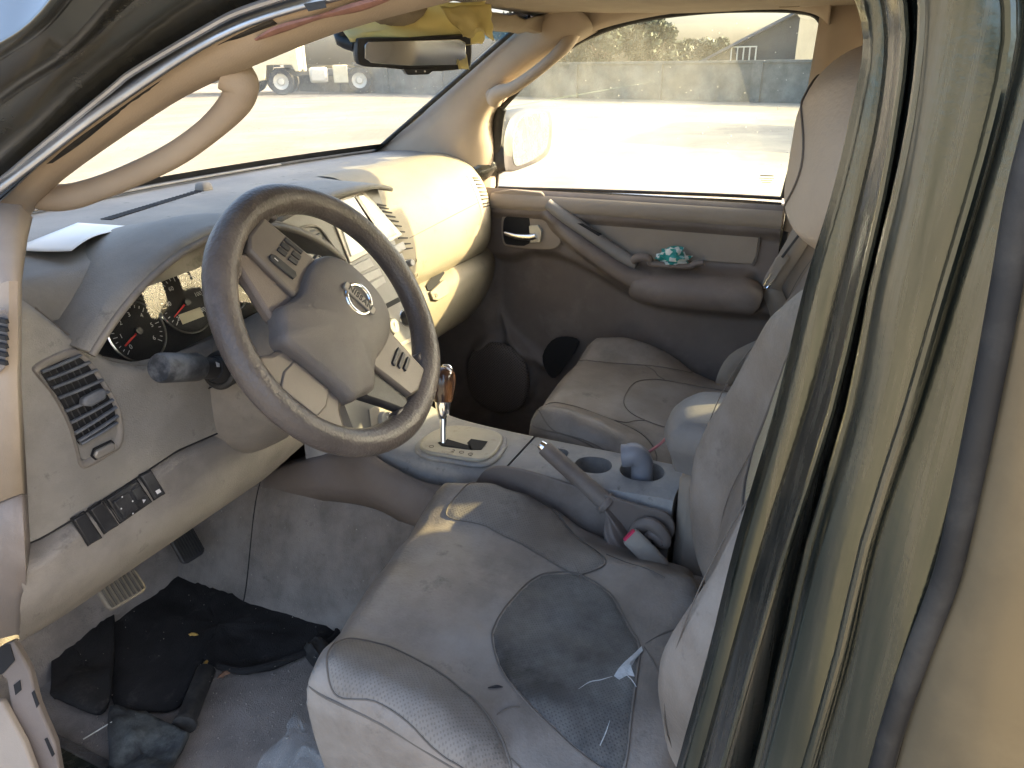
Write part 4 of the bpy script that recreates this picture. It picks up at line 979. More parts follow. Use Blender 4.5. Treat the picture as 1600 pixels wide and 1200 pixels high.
# lower glove box face
GL = spline([V([0, a, b]) for a, b in [(.612, .588), (.590, .580), (.572, .560), (.570, .52), (.59, .46), (.64, .40), (.72, .375)]], 4)
def f_g(x, z): return interp(z, sorted([(p[2], p[1]) for p in GL if p[1] < .66]))+.5*max(0, x-.58)**1.4
mk('glove_lid_lower', *loft([[V([x, p[1]+.5*max(0, x-.58)**1.4, p[2]+.10*max(0, x-.60)]) for p in GL] for x in np.linspace(.165, .69, 20)]), m_pad, glove, angle=60)
SG = lambda a, b: US(a, b, f_g)
pad('latch_recess', [(665, 448), (676, 431), (690, 423), (694, 428), (686, 440), (690, 452), (668, 455)], SG, -.002, .0035, m_dark, glove, bevel=0)
la = pad('latch', [(668, 458), (690, 438), (698, 444), (697, 462), (681, 471), (673, 470)], SG, .001, .009, m_pad, glove, bevel=.002)
mk('latch_lock', *ringg(SG(676, 462)+V([0, -.010, .002]), (0, -1, .2), .0045, .0008, 20, 6), m_seam, la)
for a, b in ((648, 407), (650, 430)): mk('pad_screw', *ringg(SP(a, b)+V([0, -.001, 0]), (0, -1, .1), .006, .0012, 20, 6), m_pad, glove)
mk('dash_underside', *grid(6, 6, lambda u, v: V([lerp(-.70, .70, u), lerp(.66, 1.0, v), .40+.05*v])), m_dark, dash)
mk('dash_end_wall', [(.695, .60, .80), (.695, .95, .84), (.695, .98, .3), (.695, .66, .38)], [(0, 1, 2, 3)], m_dashlow, dash)
# sheet of paper lying on the dash top
pz = .862
pq = [U(28, 381, z=pz), U(62, 367, z=pz), U(183, 343, z=pz), U(194, 348, z=pz), U(112, 391, z=pz+.002)]
def paperfn(u, v):
    a = lerp(U(14, 384, z=pz), U(112, 393, z=pz), v); b = lerp(U(120, 343, z=pz), U(196, 344, z=pz), v); p = lerp(a, b, u); p[2] = .857+.004*sin(u*5)*v+.006*v*v*(1-u); return p
mk('paper_sheet', *grid(12, 8, paperfn), m_white, None, label='white sheet of paper lying on the dash top by the windshield', cat='paper', origin=paperfn(.5, .5), solid=.0006)

# ================================================================== FLOOR, PEDALS, MATS
floor_ = part('carpet', car)
def tun(v, y):
    pts = [(-.27, .004), (-.245, .012), (-.225, .05), (-.205, .12), (-.18, .20), (-.15, .26), (-.11, .285)]
    P = spline([V([a, y, b]) for a, b in pts], 4); return P[int(v*(len(P)-1))]
def carp(u, v):
    x = lerp(-.69, -.11, u); y = lerp(1.0, -.5, v); t = sstep(x, -.275, -.14)
    return V([x, y, .006*fbm((x*9, y*9, 0))+.27*t**.8 if x > -.275 else .006*fbm((x*9, y*9, 0))])
mk('driver_carpet', *grid(60, 90, carp), m_carpet, floor_, angle=70)
mk('passenger_carpet', *grid(40, 60, lambda u, v: (lambda x, y: V([x, y, .008*fbm((x*8, y*8, 4))+.25*sstep(x, .20, .10)]))(lerp(.09, .72, u), lerp(1.0, -.5, v))), m_carpet, floor_, angle=70)
mk('tunnel_seam', *tubeg([V([x, .74, carp((x+.69)/.58, (1-.74)/1.5)[2]+.001]) for x in np.linspace(-.27, -.15, 12)], .0013, sp=1, n=6), m_dark, floor_)

ped = part('brake_pedal', car)
pc = U(188, 922, y=.73); pn = nrm((-.1, -.78, .60)); pr_, pu_, _ = frame(pn)
mk('pedal_pad', *prismg(place(rrect(.070, .048, .012), pc, pr_, pu_), 0, .012, pn), M('pedal_rubber', (.16, .14, .11), .7, .1, 20), ped, bevel=.003)
for k in range(8):
    x = -.028+k*.008
    mk('pedal_rib', *prismg(place([(x-.0018, -.019), (x+.0018, -.019), (x+.0018, .019), (x-.0018, .019)], pc, pr_, pu_), .012, .015, pn), m_rubber, ped)
mk('pedal_arm', *tubeg([pc-pn*.004, pc-pn*.05+V([0, .02, .08]), pc+V([0, .12, .26])], [.008, .009, .009], n=8, sp=4, flat=.5), m_steel, ped)
ped = part('accelerator_pedal', car)
pc = U(284, 842, y=.86); pn = nrm((-.1, -.85, .5)); pr_, pu_, _ = frame(pn)
mk('pedal_pad', *prismg(place(rrect(.055, .10, .012), pc, pr_, pu_), 0, .012, pn), m_black, ped, bevel=.003)
for k in range(9): mk('pedal_rib', *prismg(place([(-.024+k*.006-.001, -.042), (-.024+k*.006+.001, -.042), (-.024+k*.006+.001, .042), (-.024+k*.006-.001, .042)], pc, pr_, pu_), .012, .0145, pn), m_rubber, ped)
mk('pedal_arm', *tubeg([pc-pn*.002, pc+V([0, .06, .12])], .008, n=8, sp=1), m_steel, ped)

def sheet(name, px, z0, thick, mat, label, cat, bumpy=.006, sm=4, zfn=None, group=None, parent=None):
    P = spline([U(a, b, z=z0) for a, b in px], sm, True)
    c = sum(P)/len(P); Vs = []; n = len(P); rings = 9
    for k in range(rings+1):
        for p in P:
            q = lerp(p, c, k/rings); h = z0+bumpy*fbm((q[0]*14, q[1]*14, 2))+(zfn(q) if zfn else 0); Vs.append(V([q[0], q[1], max(h, .003)]))
    Fs = [(k*n+i, k*n+(i+1) % n, (k+1)*n+(i+1) % n, (k+1)*n+i) for k in range(rings) for i in range(n)]
    return mk(name, Vs, Fs, mat, parent, label=label, cat=cat, group=group, origin=(c[0], c[1], 0), solid=thick, angle=80)
fm = sheet('floor_mat', [(232, 850), (285, 862), (330, 884), (390, 915), (440, 934), (490, 950), (522, 965), (530, 985), (515, 1005), (470, 1025), (420, 1042), (375, 1050), (335, 1040), (312, 1030), (300, 1055), (280, 1100), (235, 1110), (180, 1105), (165, 1000), (180, 930), (200, 880)], .016, .008, m_mat,
      'black felt floor mat shoved up under the pedals', 'floor mat', .010)
tube('mat_binding', [U(a, b, z=.022) for a, b in [(290, 866), (330, 886), (390, 917), (440, 936), (490, 952), (520, 966), (528, 984), (514, 1003), (470, 1022), (420, 1040), (375, 1048), (340, 1040)]], .007, m_mat, fm, sp=4, n=8)
sheet('dead_pedal_mat', [(95, 965), (150, 950), (178, 960), (176, 1040), (168, 1100), (140, 1112), (92, 1095), (80, 1080), (84, 1010)], .03, .012, m_mat, 'black mat piece over the foot rest at the far left', 'floor mat', .012)
sheet('folded_mat_flap', [(172, 1105), (230, 1118), (285, 1140), (292, 1150), (275, 1180), (255, 1225), (210, 1260), (165, 1250), (172, 1180)], .035, .01, M('mat_back', (.035, .037, .036), .9, .4, 12, .8, 200, dust=(.16, .17, .15), damt=.6, dscale=18), 'folded grey-black mat flap at the bottom of the footwell', 'floor mat', .018)
a, b = U(322, 1048, z=.03), U(290, 1128, z=.03)
mk('black_tube', *join(tubeg([a, b], .0175, n=20, sp=1), tubeg([b, b+(b-a)*.06], .0205, n=20, sp=1)), m_rubber, None, label='short black plastic tube lying on the grey carpet', cat='tube', origin=(a+b)/2-V([0, 0, .0175]))
mk('mud_flap_scrap', *pillowg(U(508, 1034, z=.012), nrm((.35, .9, 0)), nrm((-.9, .35, 0)), (0, 0, 1), .052, .022, lambda a, b: .024+.010*a+.006*fbm((a*3, b*3, 1)), .004, n=16, rho=.6, drop=.02)[0], m_rubber, None, label='small black rubber scrap beside the seat front', cat='scrap', origin=U(508, 1034, z=.004))
def leaf(px, z, s, col, lab, rz):
    c = U(*px, z=z); P = [(0, -1), (.35, -.6), (.5, 0), (.3, .3), (.45, .6), (.1, .7), (0, 1), (-.2, .6), (-.5, .55), (-.3, .2), (-.5, -.2), (-.3, -.7)]
    Vs = [c+V([(x*cos(rz)-y*sin(rz))*s, (x*sin(rz)+y*cos(rz))*s, .003*fbm((x, y, rz))]) for x, y in P]
    mk('dry_leaf', Vs+[c+V([0, 0, .004])], [(i, (i+1) % len(P), len(P)) for i in range(len(P))], col, None, label=lab, cat='leaf', origin=c, smooth=False, solid=.0006)
m_lf = M('dry_leaf_yellow', (.45, .28, .07), .8, .2, 60); m_lf2 = M('dry_leaf_brown', (.22, .12, .07), .8, .3, 60)
leaf((302, 991), .032, .010, m_lf, 'yellow leaf scrap on the black floor mat', .5)
leaf((352, 1052), .02, .017, m_lf2, 'brown dead leaf at the corner of the mat', 1.2)
leaf((322, 1036), .03, .008, m_lf, 'yellow leaf scrap by the end of the black tube', 2.2)
leaf((45, 984), .04, .02, m_lf2, 'brown dead leaf in the left corner of the footwell', .2)
leaf((535, 998), .02, .016, m_lf2, 'rust-brown leaf between the mat and the seat', 2.9)
tube('loose_wire', [U(130, 1155, z=.03), U(155, 1140, z=.032), U(175, 1128, z=.04)], .0012, m_tank, None, n=6, sp=4, label='thin bright wire lying beside the folded mat flap', cat='wire', origin=U(150, 1142, z=.03))
# grit
rnd = random.Random(3); Vs, Fs = [], []
for _ in range(1500):
    if rnd.random() < .55: a, b = rnd.gauss(640, 30), rnd.gauss(835, 18)
    elif rnd.random() < .5: a, b = rnd.uniform(120, 520), rnd.uniform(880, 1200)
    else: a, b = rnd.uniform(330, 650), rnd.uniform(800, 1150)
    p = U(a, b, z=.02); 
    if not (-.68 < p[0] < -.12 and -.3 < p[1] < .95): continue
    h = carp((p[0]+.69)/.58, (1-p[1])/1.5)[2]; p[2] = h+.002 if p[0] < -.27 else h+.003
    s = rnd.uniform(.0008, .0024); o = len(Vs)
    Vs += [p+V(q)*s for q in ((1, 0, 0), (-.6, .8, 0), (-.6, -.8, 0), (0, 0, 1.2))]; Fs += [(o, o+1, o+3), (o+1, o+2, o+3), (o+2, o, o+3)]
for _ in range(90):
    a, b = rnd.uniform(100, 520), rnd.uniform(880, 1120); p = U(a, b, z=.034+.02*rnd.random()**3)
    if not (-.66 < p[0] < -.2 and .42 < p[1] < .98): continue
    s = rnd.uniform(.0004, .0013); o = len(Vs); Vs += [p+V(q)*s for q in ((1, 0, 0), (-.6, .8, 0), (-.6, -.8, 0), (0, 0, 1.2))]; Fs += [(o, o+1, o+3), (o+1, o+2, o+3), (o+2, o, o+3)]
mk('floor_grit', Vs, Fs, M('grit', (.34, .30, .25), .9, .5, 300), None, smooth=False, label='dusty grit and crumbs scattered over the carpet', cat='grit', kind='stuff')
# loose kick panel at the lower left
kp = part('kick_panel', car)
pad('panel', [(0, 1010), (22, 1000), (48, 1045), (62, 1100), (88, 1160), (100, 1230), (40, 1240), (20, 1110), (12, 1060), (-10, 1040)], lambda a, b: U(a, b, pl=((-.66, .60, .15), (-.75, -.5, .35))), -.012, .004, m_door, kp, bevel=.003)
pad('panel_foot', [(-40, 1090), (5, 1095), (40, 1160), (70, 1240), (-40, 1260)], lambda a, b: U(a, b, pl=((-.69, .55, .12), (-.8, -.4, .4))), -.01, .004, m_jamb, kp, bevel=.003)
pad('clip_hole', [(24, 1068), (34, 1060), (36, 1076), (27, 1084)], lambda a, b: U(a, b, pl=((-.66, .60, .15), (-.75, -.5, .35))), .004, .0055, m_dark, kp, bevel=0)
for q in ([(52, 1080), (56, 1076), (64, 1098), (60, 1104)], [(72, 1152), (76, 1150), (88, 1176), (84, 1180)]):
    pad('clip_slot', q, lambda a, b: U(a, b, pl=((-.66, .60, .15), (-.75, -.5, .35))), .004, .0055, m_dark, kp, bevel=0)
pad('kick_opening', [(-30, 1020), (18, 1004), (26, 1030), (8, 1050), (-30, 1062)], lambda a, b: U(a, b, pl=((-.66, .60, .15), (-.75, -.5, .35))), .004, .006, m_dark, kp, bevel=0)

# ================================================================== CENTRE CONSOLE
con = part('centre_console', car)
CZ = .375
def consec(y, xl, xr, zt, r=.018):
    P = [V([xl-.02, y, .10]), V([xl-.012, y, .20]), V([xl-.004, y, zt-.05]), V([xl, y, zt-r]), V([xl+r*.3, y, zt-r*.3]), V([xl+r, y, zt]), V([xr-r, y, zt]), V([xr-r*.3, y, zt-r*.3]), V([xr, y, zt-r]), V([xr+.004, y, zt-.06]), V([xr+.01, y, .10])]
    return P
secs = [consec(y, xl, xr, zt) for y, xl, xr, zt in [(.62, -.135, .12, .46), (.56, -.135, .12, .435), (.50, -.128, .11, .402), (.45, -.118, .095, .385), (.38, -.110, .085, .376), (.28, -.105, .08, .374), (.20, -.100, .078, .374)]]
secs = [list(c) for c in zip(*[spline(list(c), 4) for c in zip(*secs)])]
mk('console_front', *loft(secs), m_console, con, angle=50)
# lower side skirt in dark plastic with the upper edge curving down to the seat
rows = []
for (a, b), (c, d) in zip([(395, 745), (470, 715), (560, 700), (600, 722), (660, 752), (735, 768), (820, 800)], [(395, 770), (450, 778), (540, 785), (600, 800), (660, 838), (740, 880), (820, 930)]):
    p = U(a, b, x=-.135); q = U(c, d, x=-.16); rows.append([p, lerp(p, q, .15)+V([-.012, 0, 0]), lerp(p, q, .6)+V([-.014, 0, 0]), q])
R4 = [list(c) for c in zip(*[spline(list(c), 4) for c in zip(*rows)])]
mk('console_skirt', *loft(R4), m_door, con, solid=.003, angle=60)
# rear tray with cup holders: deck with two real wells
def cut(ob, cutters):
    for c in cutters:
        md = ob.modifiers.new('cut', 'BOOLEAN'); md.object = c; md.operation = 'DIFFERENCE'; md.solver = 'EXACT'
    dg = bpy.context.evaluated_depsgraph_get(); me = bpy.data.meshes.new_from_object(ob.evaluated_get(dg)); ob.modifiers.clear(); ob.data = me
    for p in me.polygons: p.use_smooth = True
    me.set_sharp_from_angle(angle=radians(35))
    for c in cutters: bpy.data.objects.remove(c)
secs = [consec(y, xl, xr, zt) for y, xl, xr, zt in [(.196, -.099, .078, .374), (.10, -.085, .076, .376), (0, -.072, .074, .378), (-.09, -.062, .072, .378), (-.115, -.06, .07, .376)]]
Vs, Fs = loft(secs, False); n = len(secs[0]); Fs += [tuple(range(n)), tuple(range((len(secs)-1)*n, len(secs)*n))[::-1]]
Fs += [(j*n, (j+1)*n, (j+2)*n-1, (j+1)*n-1) for j in range(len(secs)-1)]
deck = mk('console_rear', Vs, Fs, m_console, con, angle=40)
w1, w2 = U(927, 727, z=.376), U(1003, 737, z=.376)
dY = nrm((w2-w1)*V([1, 1, 0])); dX = V([-dY[1], dY[0], 0])
def well(c, l, w_): return mk('cutter', *prismg([V(c)+dY*a+dX*b for a, b in rrect(l, w_, min(l, w_)*.48, 8)], -.09, .03, (0, 0, 1)), None)
w0 = U(873, 710, z=.376)
cut(deck, [well(w1, .070, .062), well(w2, .082, .072), well(w0, .035, .05)])
deck.data.materials.clear(); deck.data.materials.append(m_console)
mk('well_floor', *prismg([w1+dY*a+dX*b for a, b in rrect(.068, .06, .028)], -.086, -.084, (0, 0, 1)), m_dark, con)
mk('well_floor', *prismg([w2+dY*a+dX*b for a, b in rrect(.080, .07, .03)], -.086, -.084, (0, 0, 1)), m_dark, con)
mk('console_joint', *tubeg([V([x, .198, z]) for x, z in ((-.103, .30), (-.1, .355), (-.085, .3755), (.06, .3755))], .0012, n=6, sp=1), m_dark, con)
# pocket beside the handbrake
mk('side_recess', *prismg(spline([U(a, b, pl=((-.1165, .2, .33), (-.993, -.118, 0))) for a, b in [(742, 768), (748, 746), (762, 733), (785, 729), (830, 738), (900, 760), (1000, 791), (1046, 806), (1050, 840), (1000, 860), (760, 830)]], 4, True), -.006, .001, (-.993, -.118, 0)), m_door, con, bevel=.002)
# armrest box and lid
mk('console_box', *boxg((.012, -.27, .27), (.15, .30, .32)), m_doorins, con, bevel=.02)
lid = pillowg((.008, -.245, .482), (1, 0, 0), (0, 1, 0), (0, 0, 1), .094, .165, lambda a, b: .062-.012*b-.010*a*a, .045, rho=.30, n=26, drop=.04, under=.10)[0]
mk('armrest_lid', *lid, M('armrest_vinyl', (.19, .182, .172), .5, .12, 7, .25, 300, dust=(.28, .265, .24), damt=.5), con, angle=70)

# shifter gate, lever
sh = part('gear_shifter', car)
gp = [(655, 704), (664, 690), (684, 678), (712, 672), (750, 676), (778, 683), (787, 692), (780, 708), (766, 722), (745, 727), (700, 720), (668, 714)]
P = spline([U(a, b, z=.376) for a, b in gp], 4, True); c = sum(P)/len(P)
mk('gate_surround', *prismg([c+(p-c)*1.10 for p in P], -.004, .006, (0, 0, 1)), m_console, sh, bevel=.004)
gt = mk('gate_plate', *prismg([c+(p-c)*.98 for p in P], .004, .013, (0, 0, 1)), m_gate, sh, bevel=.003)
gz_ = .3895
def gU(a, b): return U(a, b, z=gz_)
for q in ([(684, 692), (698, 686), (735, 697), (738, 703), (690, 697)], [(730, 692), (736, 686), (762, 690), (758, 696), (752, 703), (735, 703)]):
    mk('gate_slot', *prismg([gU(*p) for p in q], .0, .0007, (0, 0, 1)), m_dark, gt, smooth=False)
gr, gu = nrm(gU(740, 706)-gU(690, 698)), None
gu = nrm(np.cross((0, 0, 1), gr))
for s, a, b, sz in (('2', 708, 702, .016), ('O', 721, 704, .014), ('Q', 735, 707, .014), ('O', 674, 695, .014)):
    text('gate_mark', s, sz, gU(a, b+3), gr, gu, m_seam, gt, ext=.0002, lift=.0003)
lb, lt = U(693, 694, z=.385), V([-.013, .36, .532])
kn0 = lerp(lb, lt, .42)
mk('lever_rod', *tubeg([lb, lerp(lb, lt, .5)], .0065, n=16, sp=1), m_chrome, sh)
mk('lever_collar', *tubeg([lerp(lb, lt, .33), lerp(lb, lt, .40), lerp(lb, lt, .52), lerp(lb, lt, .56)], [.0085, .0125, .0155, .016], n=20, sp=3), m_chrome, sh)
kb = nrm(lt-lb)
mk('lever_knob', *tubeg([lerp(lb, lt, .55), lerp(lb, lt, .68), lerp(lb, lt, .84), lerp(lb, lt, .94), lerp(lb, lt, .99), lerp(lb, lt, 1.005)], [.018, .0225, .0245, .0215, .012, .001], n=28, sp=4, up=(1, 0, 0)), M('knob_gloss', (.055, .028, .018), .14, .25, 14, coat=.7), sh)
mk('knob_strip', *tubeg([lerp(lb, lt, .56)+V([.013, -.011, 0]), lerp(lb, lt, .7)+V([.0155, -.013, 0]), lerp(lb, lt, .86)+V([.017, -.0135, 0]), lerp(lb, lt, .96)+V([.011, -.009, .003]), lerp(lb, lt, 1.01)], [.0025, .003, .0032, .003, .002], n=10, sp=4), m_chrome, sh)

# handbrake
hb_ = part('handbrake', car)
h0, h1, h2 = U(850, 699, x=-.085), U(905, 748, x=-.085), U(945, 784, x=-.085)
mk('grip', *tubeg([h0, lerp(h0, h1, .1), h1, h2], [.0125, .0145, .0155, .0165], n=18, sp=4), m_door, hb_)
hd_ = nrm(h0-h2)
mk('button', *tubeg([h0-hd_*.004, h0+hd_*.004, h0+hd_*.010], [.0105, .0095, .0075], n=14, sp=1), m_chrome, hb_)
mk('grip_collar', *tubeg([h2-hd_*-.003, h2, h2+hd_*-.008], [.0185, .0205, .0195], n=18, sp=2), m_door, hb_)
def boot(u, v):
    c = spline([h2, h2-hd_*.03+V([0, 0, -.012]), U(975, 838, x=-.09), U(990, 880, x=-.10)], 8); k = int(v*(len(c)-1)); a = 2*pi*u
    r = interp(v, [(0, .018), (.3, .028), (.6, .042), (1, .062)])*(1+.10*sin(a*3+v*9)+.07*sin(a*5-v*14))
    return c[k]+r*(cos(a)*V([1., 0, 0])*.75+sin(a)*nrm(V([0, .75, .66])))
mk('boot', *grid(40, 24, boot), m_door, hb_, angle=80)
fold = [U(a, b, x=-.095) for a, b in [(985, 858), (995, 830), (1010, 818), (1028, 826), (1040, 842), (1036, 850), (1020, 836), (1005, 845), (1000, 868)]]
tube('boot_fold', fold, [.012, .014, .013, .013, .010, .010, .011, .012, .012], m_door, hb_, sp=4, n=10, flat=.8)
tube('boot_cord', [U(a, b, x=-.09) for a, b in [(1018, 850), (1034, 838), (1030, 826)]], .004, m_black, hb_, n=8, sp=4)

# driver's belt buckle
bk = part('belt_buckle', car)
b0, b1 = U(985, 838, x=-.125), U(1040, 893, x=-.125)
bd = nrm(b1-b0); bs_ = nrm(np.cross(bd, V([-1, -.5, .5]))); bn = nrm(np.cross(bs_, bd))
bn = bn if bn @ (CAM-b0) > 0 else -bn
sec = []
for t, hw, ht in ((-.02, .0155, .009), (.03, .017, .0105), (.5, .0175, .011), (.85, .016, .010), (1.0, .010, .006)):
    p = lerp(b0, b1, t); sec.append([p+bs_*x*hw+bn*y*ht for x, y in rrect(2, 2, .5, 4)])
mk('housing', *loft(sec, True, True), m_belt, bk, angle=50)
mk('red_release', *prismg([b0-bd*.0016+bs_*x*.0125+bn*y*.0085 for x, y in rrect(2, 2, .4, 4)], -.001, .0035, -bd), m_red, bk, bevel=.001)

# ================================================================== SEATS
def blob(a, b, ca_, cb_, ra, rb): return math.exp(-(((a-ca_)/ra)**2+((b-cb_)/rb)**2))
def make_seat(cx, driver, name, label):
    st_ = part(name, car); tag(st_, label)
    so = V([cx, .02, .33 if driver else .345]); yw = radians(9 if driver else 4); sex = V([cos(yw), sin(yw), 0]); sey = V([-sin(yw), cos(yw), 0]); hw_ = .272 if driver else .285
    def top(a, b):
        bol = sstep(abs(a), .50, .88)*interp(b, [(-1, -.050), (-.5, -.042), (-.15, -.018), (.08, .012), (.3, .028), (.6, .036), (1, .028)])
        z = .004+.022*sstep(b, -.3, .75)-.012*blob(a, b, 0, -.35, .55, .5)+bol
        if driver: z += .0030*fbm((a*4, b*4, 3))+.005*fbm((a*1.5, b*1.6, 8))-.004*abs(mnoise.noise(Vector((a*3.2, b*3.2, 5))))
        else: z += .0015*fbm((a*4+5, b*4, 3))
        return z
    g, at = pillowg(so, sex, sey, (0, 0, 1), hw_, .262, top, .135, rho=.17, sq=.62, n=64, drop=.055, under=.03)
    mk('cushion', *g, m_seat, st_, angle=80)
    # perforated panels on the bolsters, raised 1 mm, and the centre insert
    def inv(px, z):
        p = U(*px, z=z)-so; x, y = (p@sex)/hw_, (p@sey)/.262; a, b = x, y
        for _ in range(12):
            a = x/(.38*sqrt(max(.5, 1-.5*b*b))+.62); b = y/(.38*sqrt(max(.5, 1-.5*a*a))+.62)
        return (max(-.985, min(.985, a)), max(-.985, min(.985, b)))
    z8 = lambda L8, z: [inv((480+p[0]*.4, 750+p[1]*.4), z) for p in L8]
    def panel(nm, poly, mat, lift=.0018, n=14):
        P = spline([V(p, dtype=float) for p in poly], 6, True); c = sum(P)/len(P); L = len(P); Vs = []
        for k in range(n+1):
            for p in P:
                q = lerp(p, c, k/n); Vs.append(at(q[0], q[1], lift if k > 0 else -.001))
        Fs = [(k*L+i, k*L+(i+1) % L, (k+1)*L+(i+1) % L, (k+1)*L+i) for k in range(n) for i in range(L)]
        mk(nm, Vs, Fs, mat, st_, angle=80)
        mk('seam', *tubeg([at(p[0], p[1], .0010) for p in P]+[at(P[0][0], P[0][1], .0010)], .0011, n=6, sp=1), m_seam, st_)
    if driver:
        panel('bolster_panel', z8([(545, 135), (600, 80), (680, 35), (760, 30), (900, 60), (1000, 110), (1120, 190), (1170, 245), (1100, 285), (1040, 292), (900, 230), (700, 160)], .365), m_perf)
        panel('bolster_panel', z8([(200, 628), (330, 650), (480, 720), (600, 790), (720, 880), (790, 980), (800, 1060), (780, 1120), (640, 1080), (480, 980), (300, 900), (120, 850), (85, 790), (95, 720), (130, 660)], .36), m_perf)
        panel('centre_insert', z8([(870, 400), (960, 362), (1060, 364), (1180, 430), (1260, 560), (1300, 640), (1290, 760), (1270, 900), (1240, 1060), (1160, 1040), (1000, 960), (850, 860), (760, 760), (722, 640), (745, 560), (810, 470)], .33), m_perfd)
        for L8 in ([(1040, 292), (1060, 330), (1070, 366)], [(740, 885), (790, 855), (830, 850)], [(1170, 245), (1250, 280), (1330, 320), (1400, 350)], [(795, 1010), (850, 1040), (950, 1070), (1080, 1120)]):
            mk('seam', *tubeg([at(*q, .0010) for q in z8(L8, .345)], .0009, n=6, sp=4), m_seam, st_)
    else:
        for s in (-1, 1):
            panel('bolster_panel', [(s*.975, .80), (s*.80, .95), (s*.56, .93), (s*.50, .70), (s*.58, .30), (s*.68, -.02), (s*.85, -.16), (s*.975, -.05), (s*.985, .4)], m_seat)
            mk('seam', *tubeg([at(s*a, b, .0012) for a, b in ((.58, .28), (.54, .18), (.46, .12), (.42, .05))], .0009, n=6, sp=4), m_seam, st_)
        panel('centre_insert', [(0, .30), (.26, .26), (.40, .08), (.44, -.25), (.42, -.60), (.34, -.88), (0, -.95), (-.34, -.88), (-.42, -.60), (-.44, -.25), (-.40, .08), (-.26, .26)], m_seat)
    mk('piping', *tubeg([at(a, b, -.002) for a, b in [(-.985, -.5), (-.987, 0), (-.987, .5), (-.985, .9), (-.9, .983), (-.5, .985), (0, .985), (.5, .985), (.9, .983), (.985, .9), (.987, .5), (.987, 0)]], .002, n=6, sp=5), m_seam, st_)
    # plastic valance and rails under the cushion
    outl = rrect(.50, .46, .06, 6)
    S_ = [[V([cx+p[0]*k, .01+p[1]*k, z]) for p in outl] for k, z in ((1.0, .215), (1.03, .17), (1.0, .09), (.94, .055))]
    mk('valance', *loft(S_, True, True), m_tan, st_, angle=50)
    for s in (-1, 1): mk('seat_rail', *boxg((cx+s*.19, 0, .03), (.04, .52, .05)), m_steel, st_, bevel=.003)
    # backrest
    ta = radians(9 if driver else 13); bu = V([0, -sin(ta), cos(ta)]); bn_ = V([0, cos(ta), sin(ta)])
    bo = V([cx, -.298, .588 if driver else .555])
    def btop(a, b):
        bol = sstep(abs(a), .45, .88)*(.062*math.exp(-((b+.30)/.70)**2)+.020*math.exp(-((b-.55)/.4)**2))
        return .030+bol+.010*math.exp(-((b+.35)/.4)**2)-.018*sstep(b, .6, 1)+.0015*fbm((a*5, b*5, cx))
    g, bat = pillowg(bo, nrm((1, .14, 0)) if driver else (1, 0, 0), bu, bn_, .262, .300 if driver else .290, btop, .06, rho=.24, sq=.42, n=54, drop=.07, taper=lambda b: 1-.22*sstep(b, .1, 1))
    mk('backrest', *g, m_seat, st_, angle=80)
    P = spline([V(p, dtype=float) for p in [(0, .86), (.34, .80), (.42, .5), (.40, .1), (.30, -.02), (0, -.06), (-.30, -.02), (-.40, .1), (-.42, .5), (-.34, .80)]], 6, True); L = len(P)
    Vs = [bat(*(lerp(p, V([0, .4]), k/10)), .0018 if k else -.001) for k in range(11) for p in P]
    mk('backrest_insert', Vs, [(k*L+i, k*L+(i+1) % L, (k+1)*L+(i+1) % L, (k+1)*L+i) for k in range(10) for i in range(L)], m_perfb, st_, angle=80)
    mk('seam', *tubeg([bat(p[0], p[1], .0014) for p in P]+[bat(P[0][0], P[0][1], .0014)], .0015, n=6, sp=1), m_seam, st_)
    for s in (-1, 1):
        for dx in (0,):
            mk('seam', *tubeg([bat(s*(a+dx), b, .0018) for a, b in ((.90, -.95), (.90, -.6), (.88, -.1), (.82, .4), (.70, .9))], .0008, n=6, sp=5), m_seam, st_)
        mk('seam', *tubeg([bat(s*a, b, .0012) for a, b in ((.40, .05), (.48, -.35), (.50, -.9))], .0009, n=6, sp=5), m_seam, st_)
    # headrest
    hc = V([cx, -.325 if driver else -.39, .992 if driver else .985])
    g, hat = pillowg(hc, (1, 0, 0), (0, -.03, 1), (0, 1, .03), .148, .094, lambda a, b: .064-.012*a*a, .062, rho=.75, sq=.05, n=34, drop=.06, under=.16)
    mk('headrest', *g, m_hrest, st_, angle=80)
    ringp = [hat(.70*cos(t_), .70*sin(t_), .0010) for t_ in np.linspace(0, 2*pi, 50)]
    mk('seam', *tubeg(ringp, .0010, n=6, sp=1), m_seam, st_)
    for s in (-1, 1): mk('headrest_post', *tubeg([hc+V([s*.06, -.007, -.14]), hc+V([s*.06, -.004, -.04])], .006, n=12, sp=1), m_chrome, st_)
    return st_, at, bat
ds, dat, dbat = make_seat(-.365, True, 'driver_seat', 'worn taupe leather driver seat with dark stained perforated insert')
ps, pat_, pbat = make_seat(.385, False, 'passenger_seat', 'dusty taupe leather passenger seat')
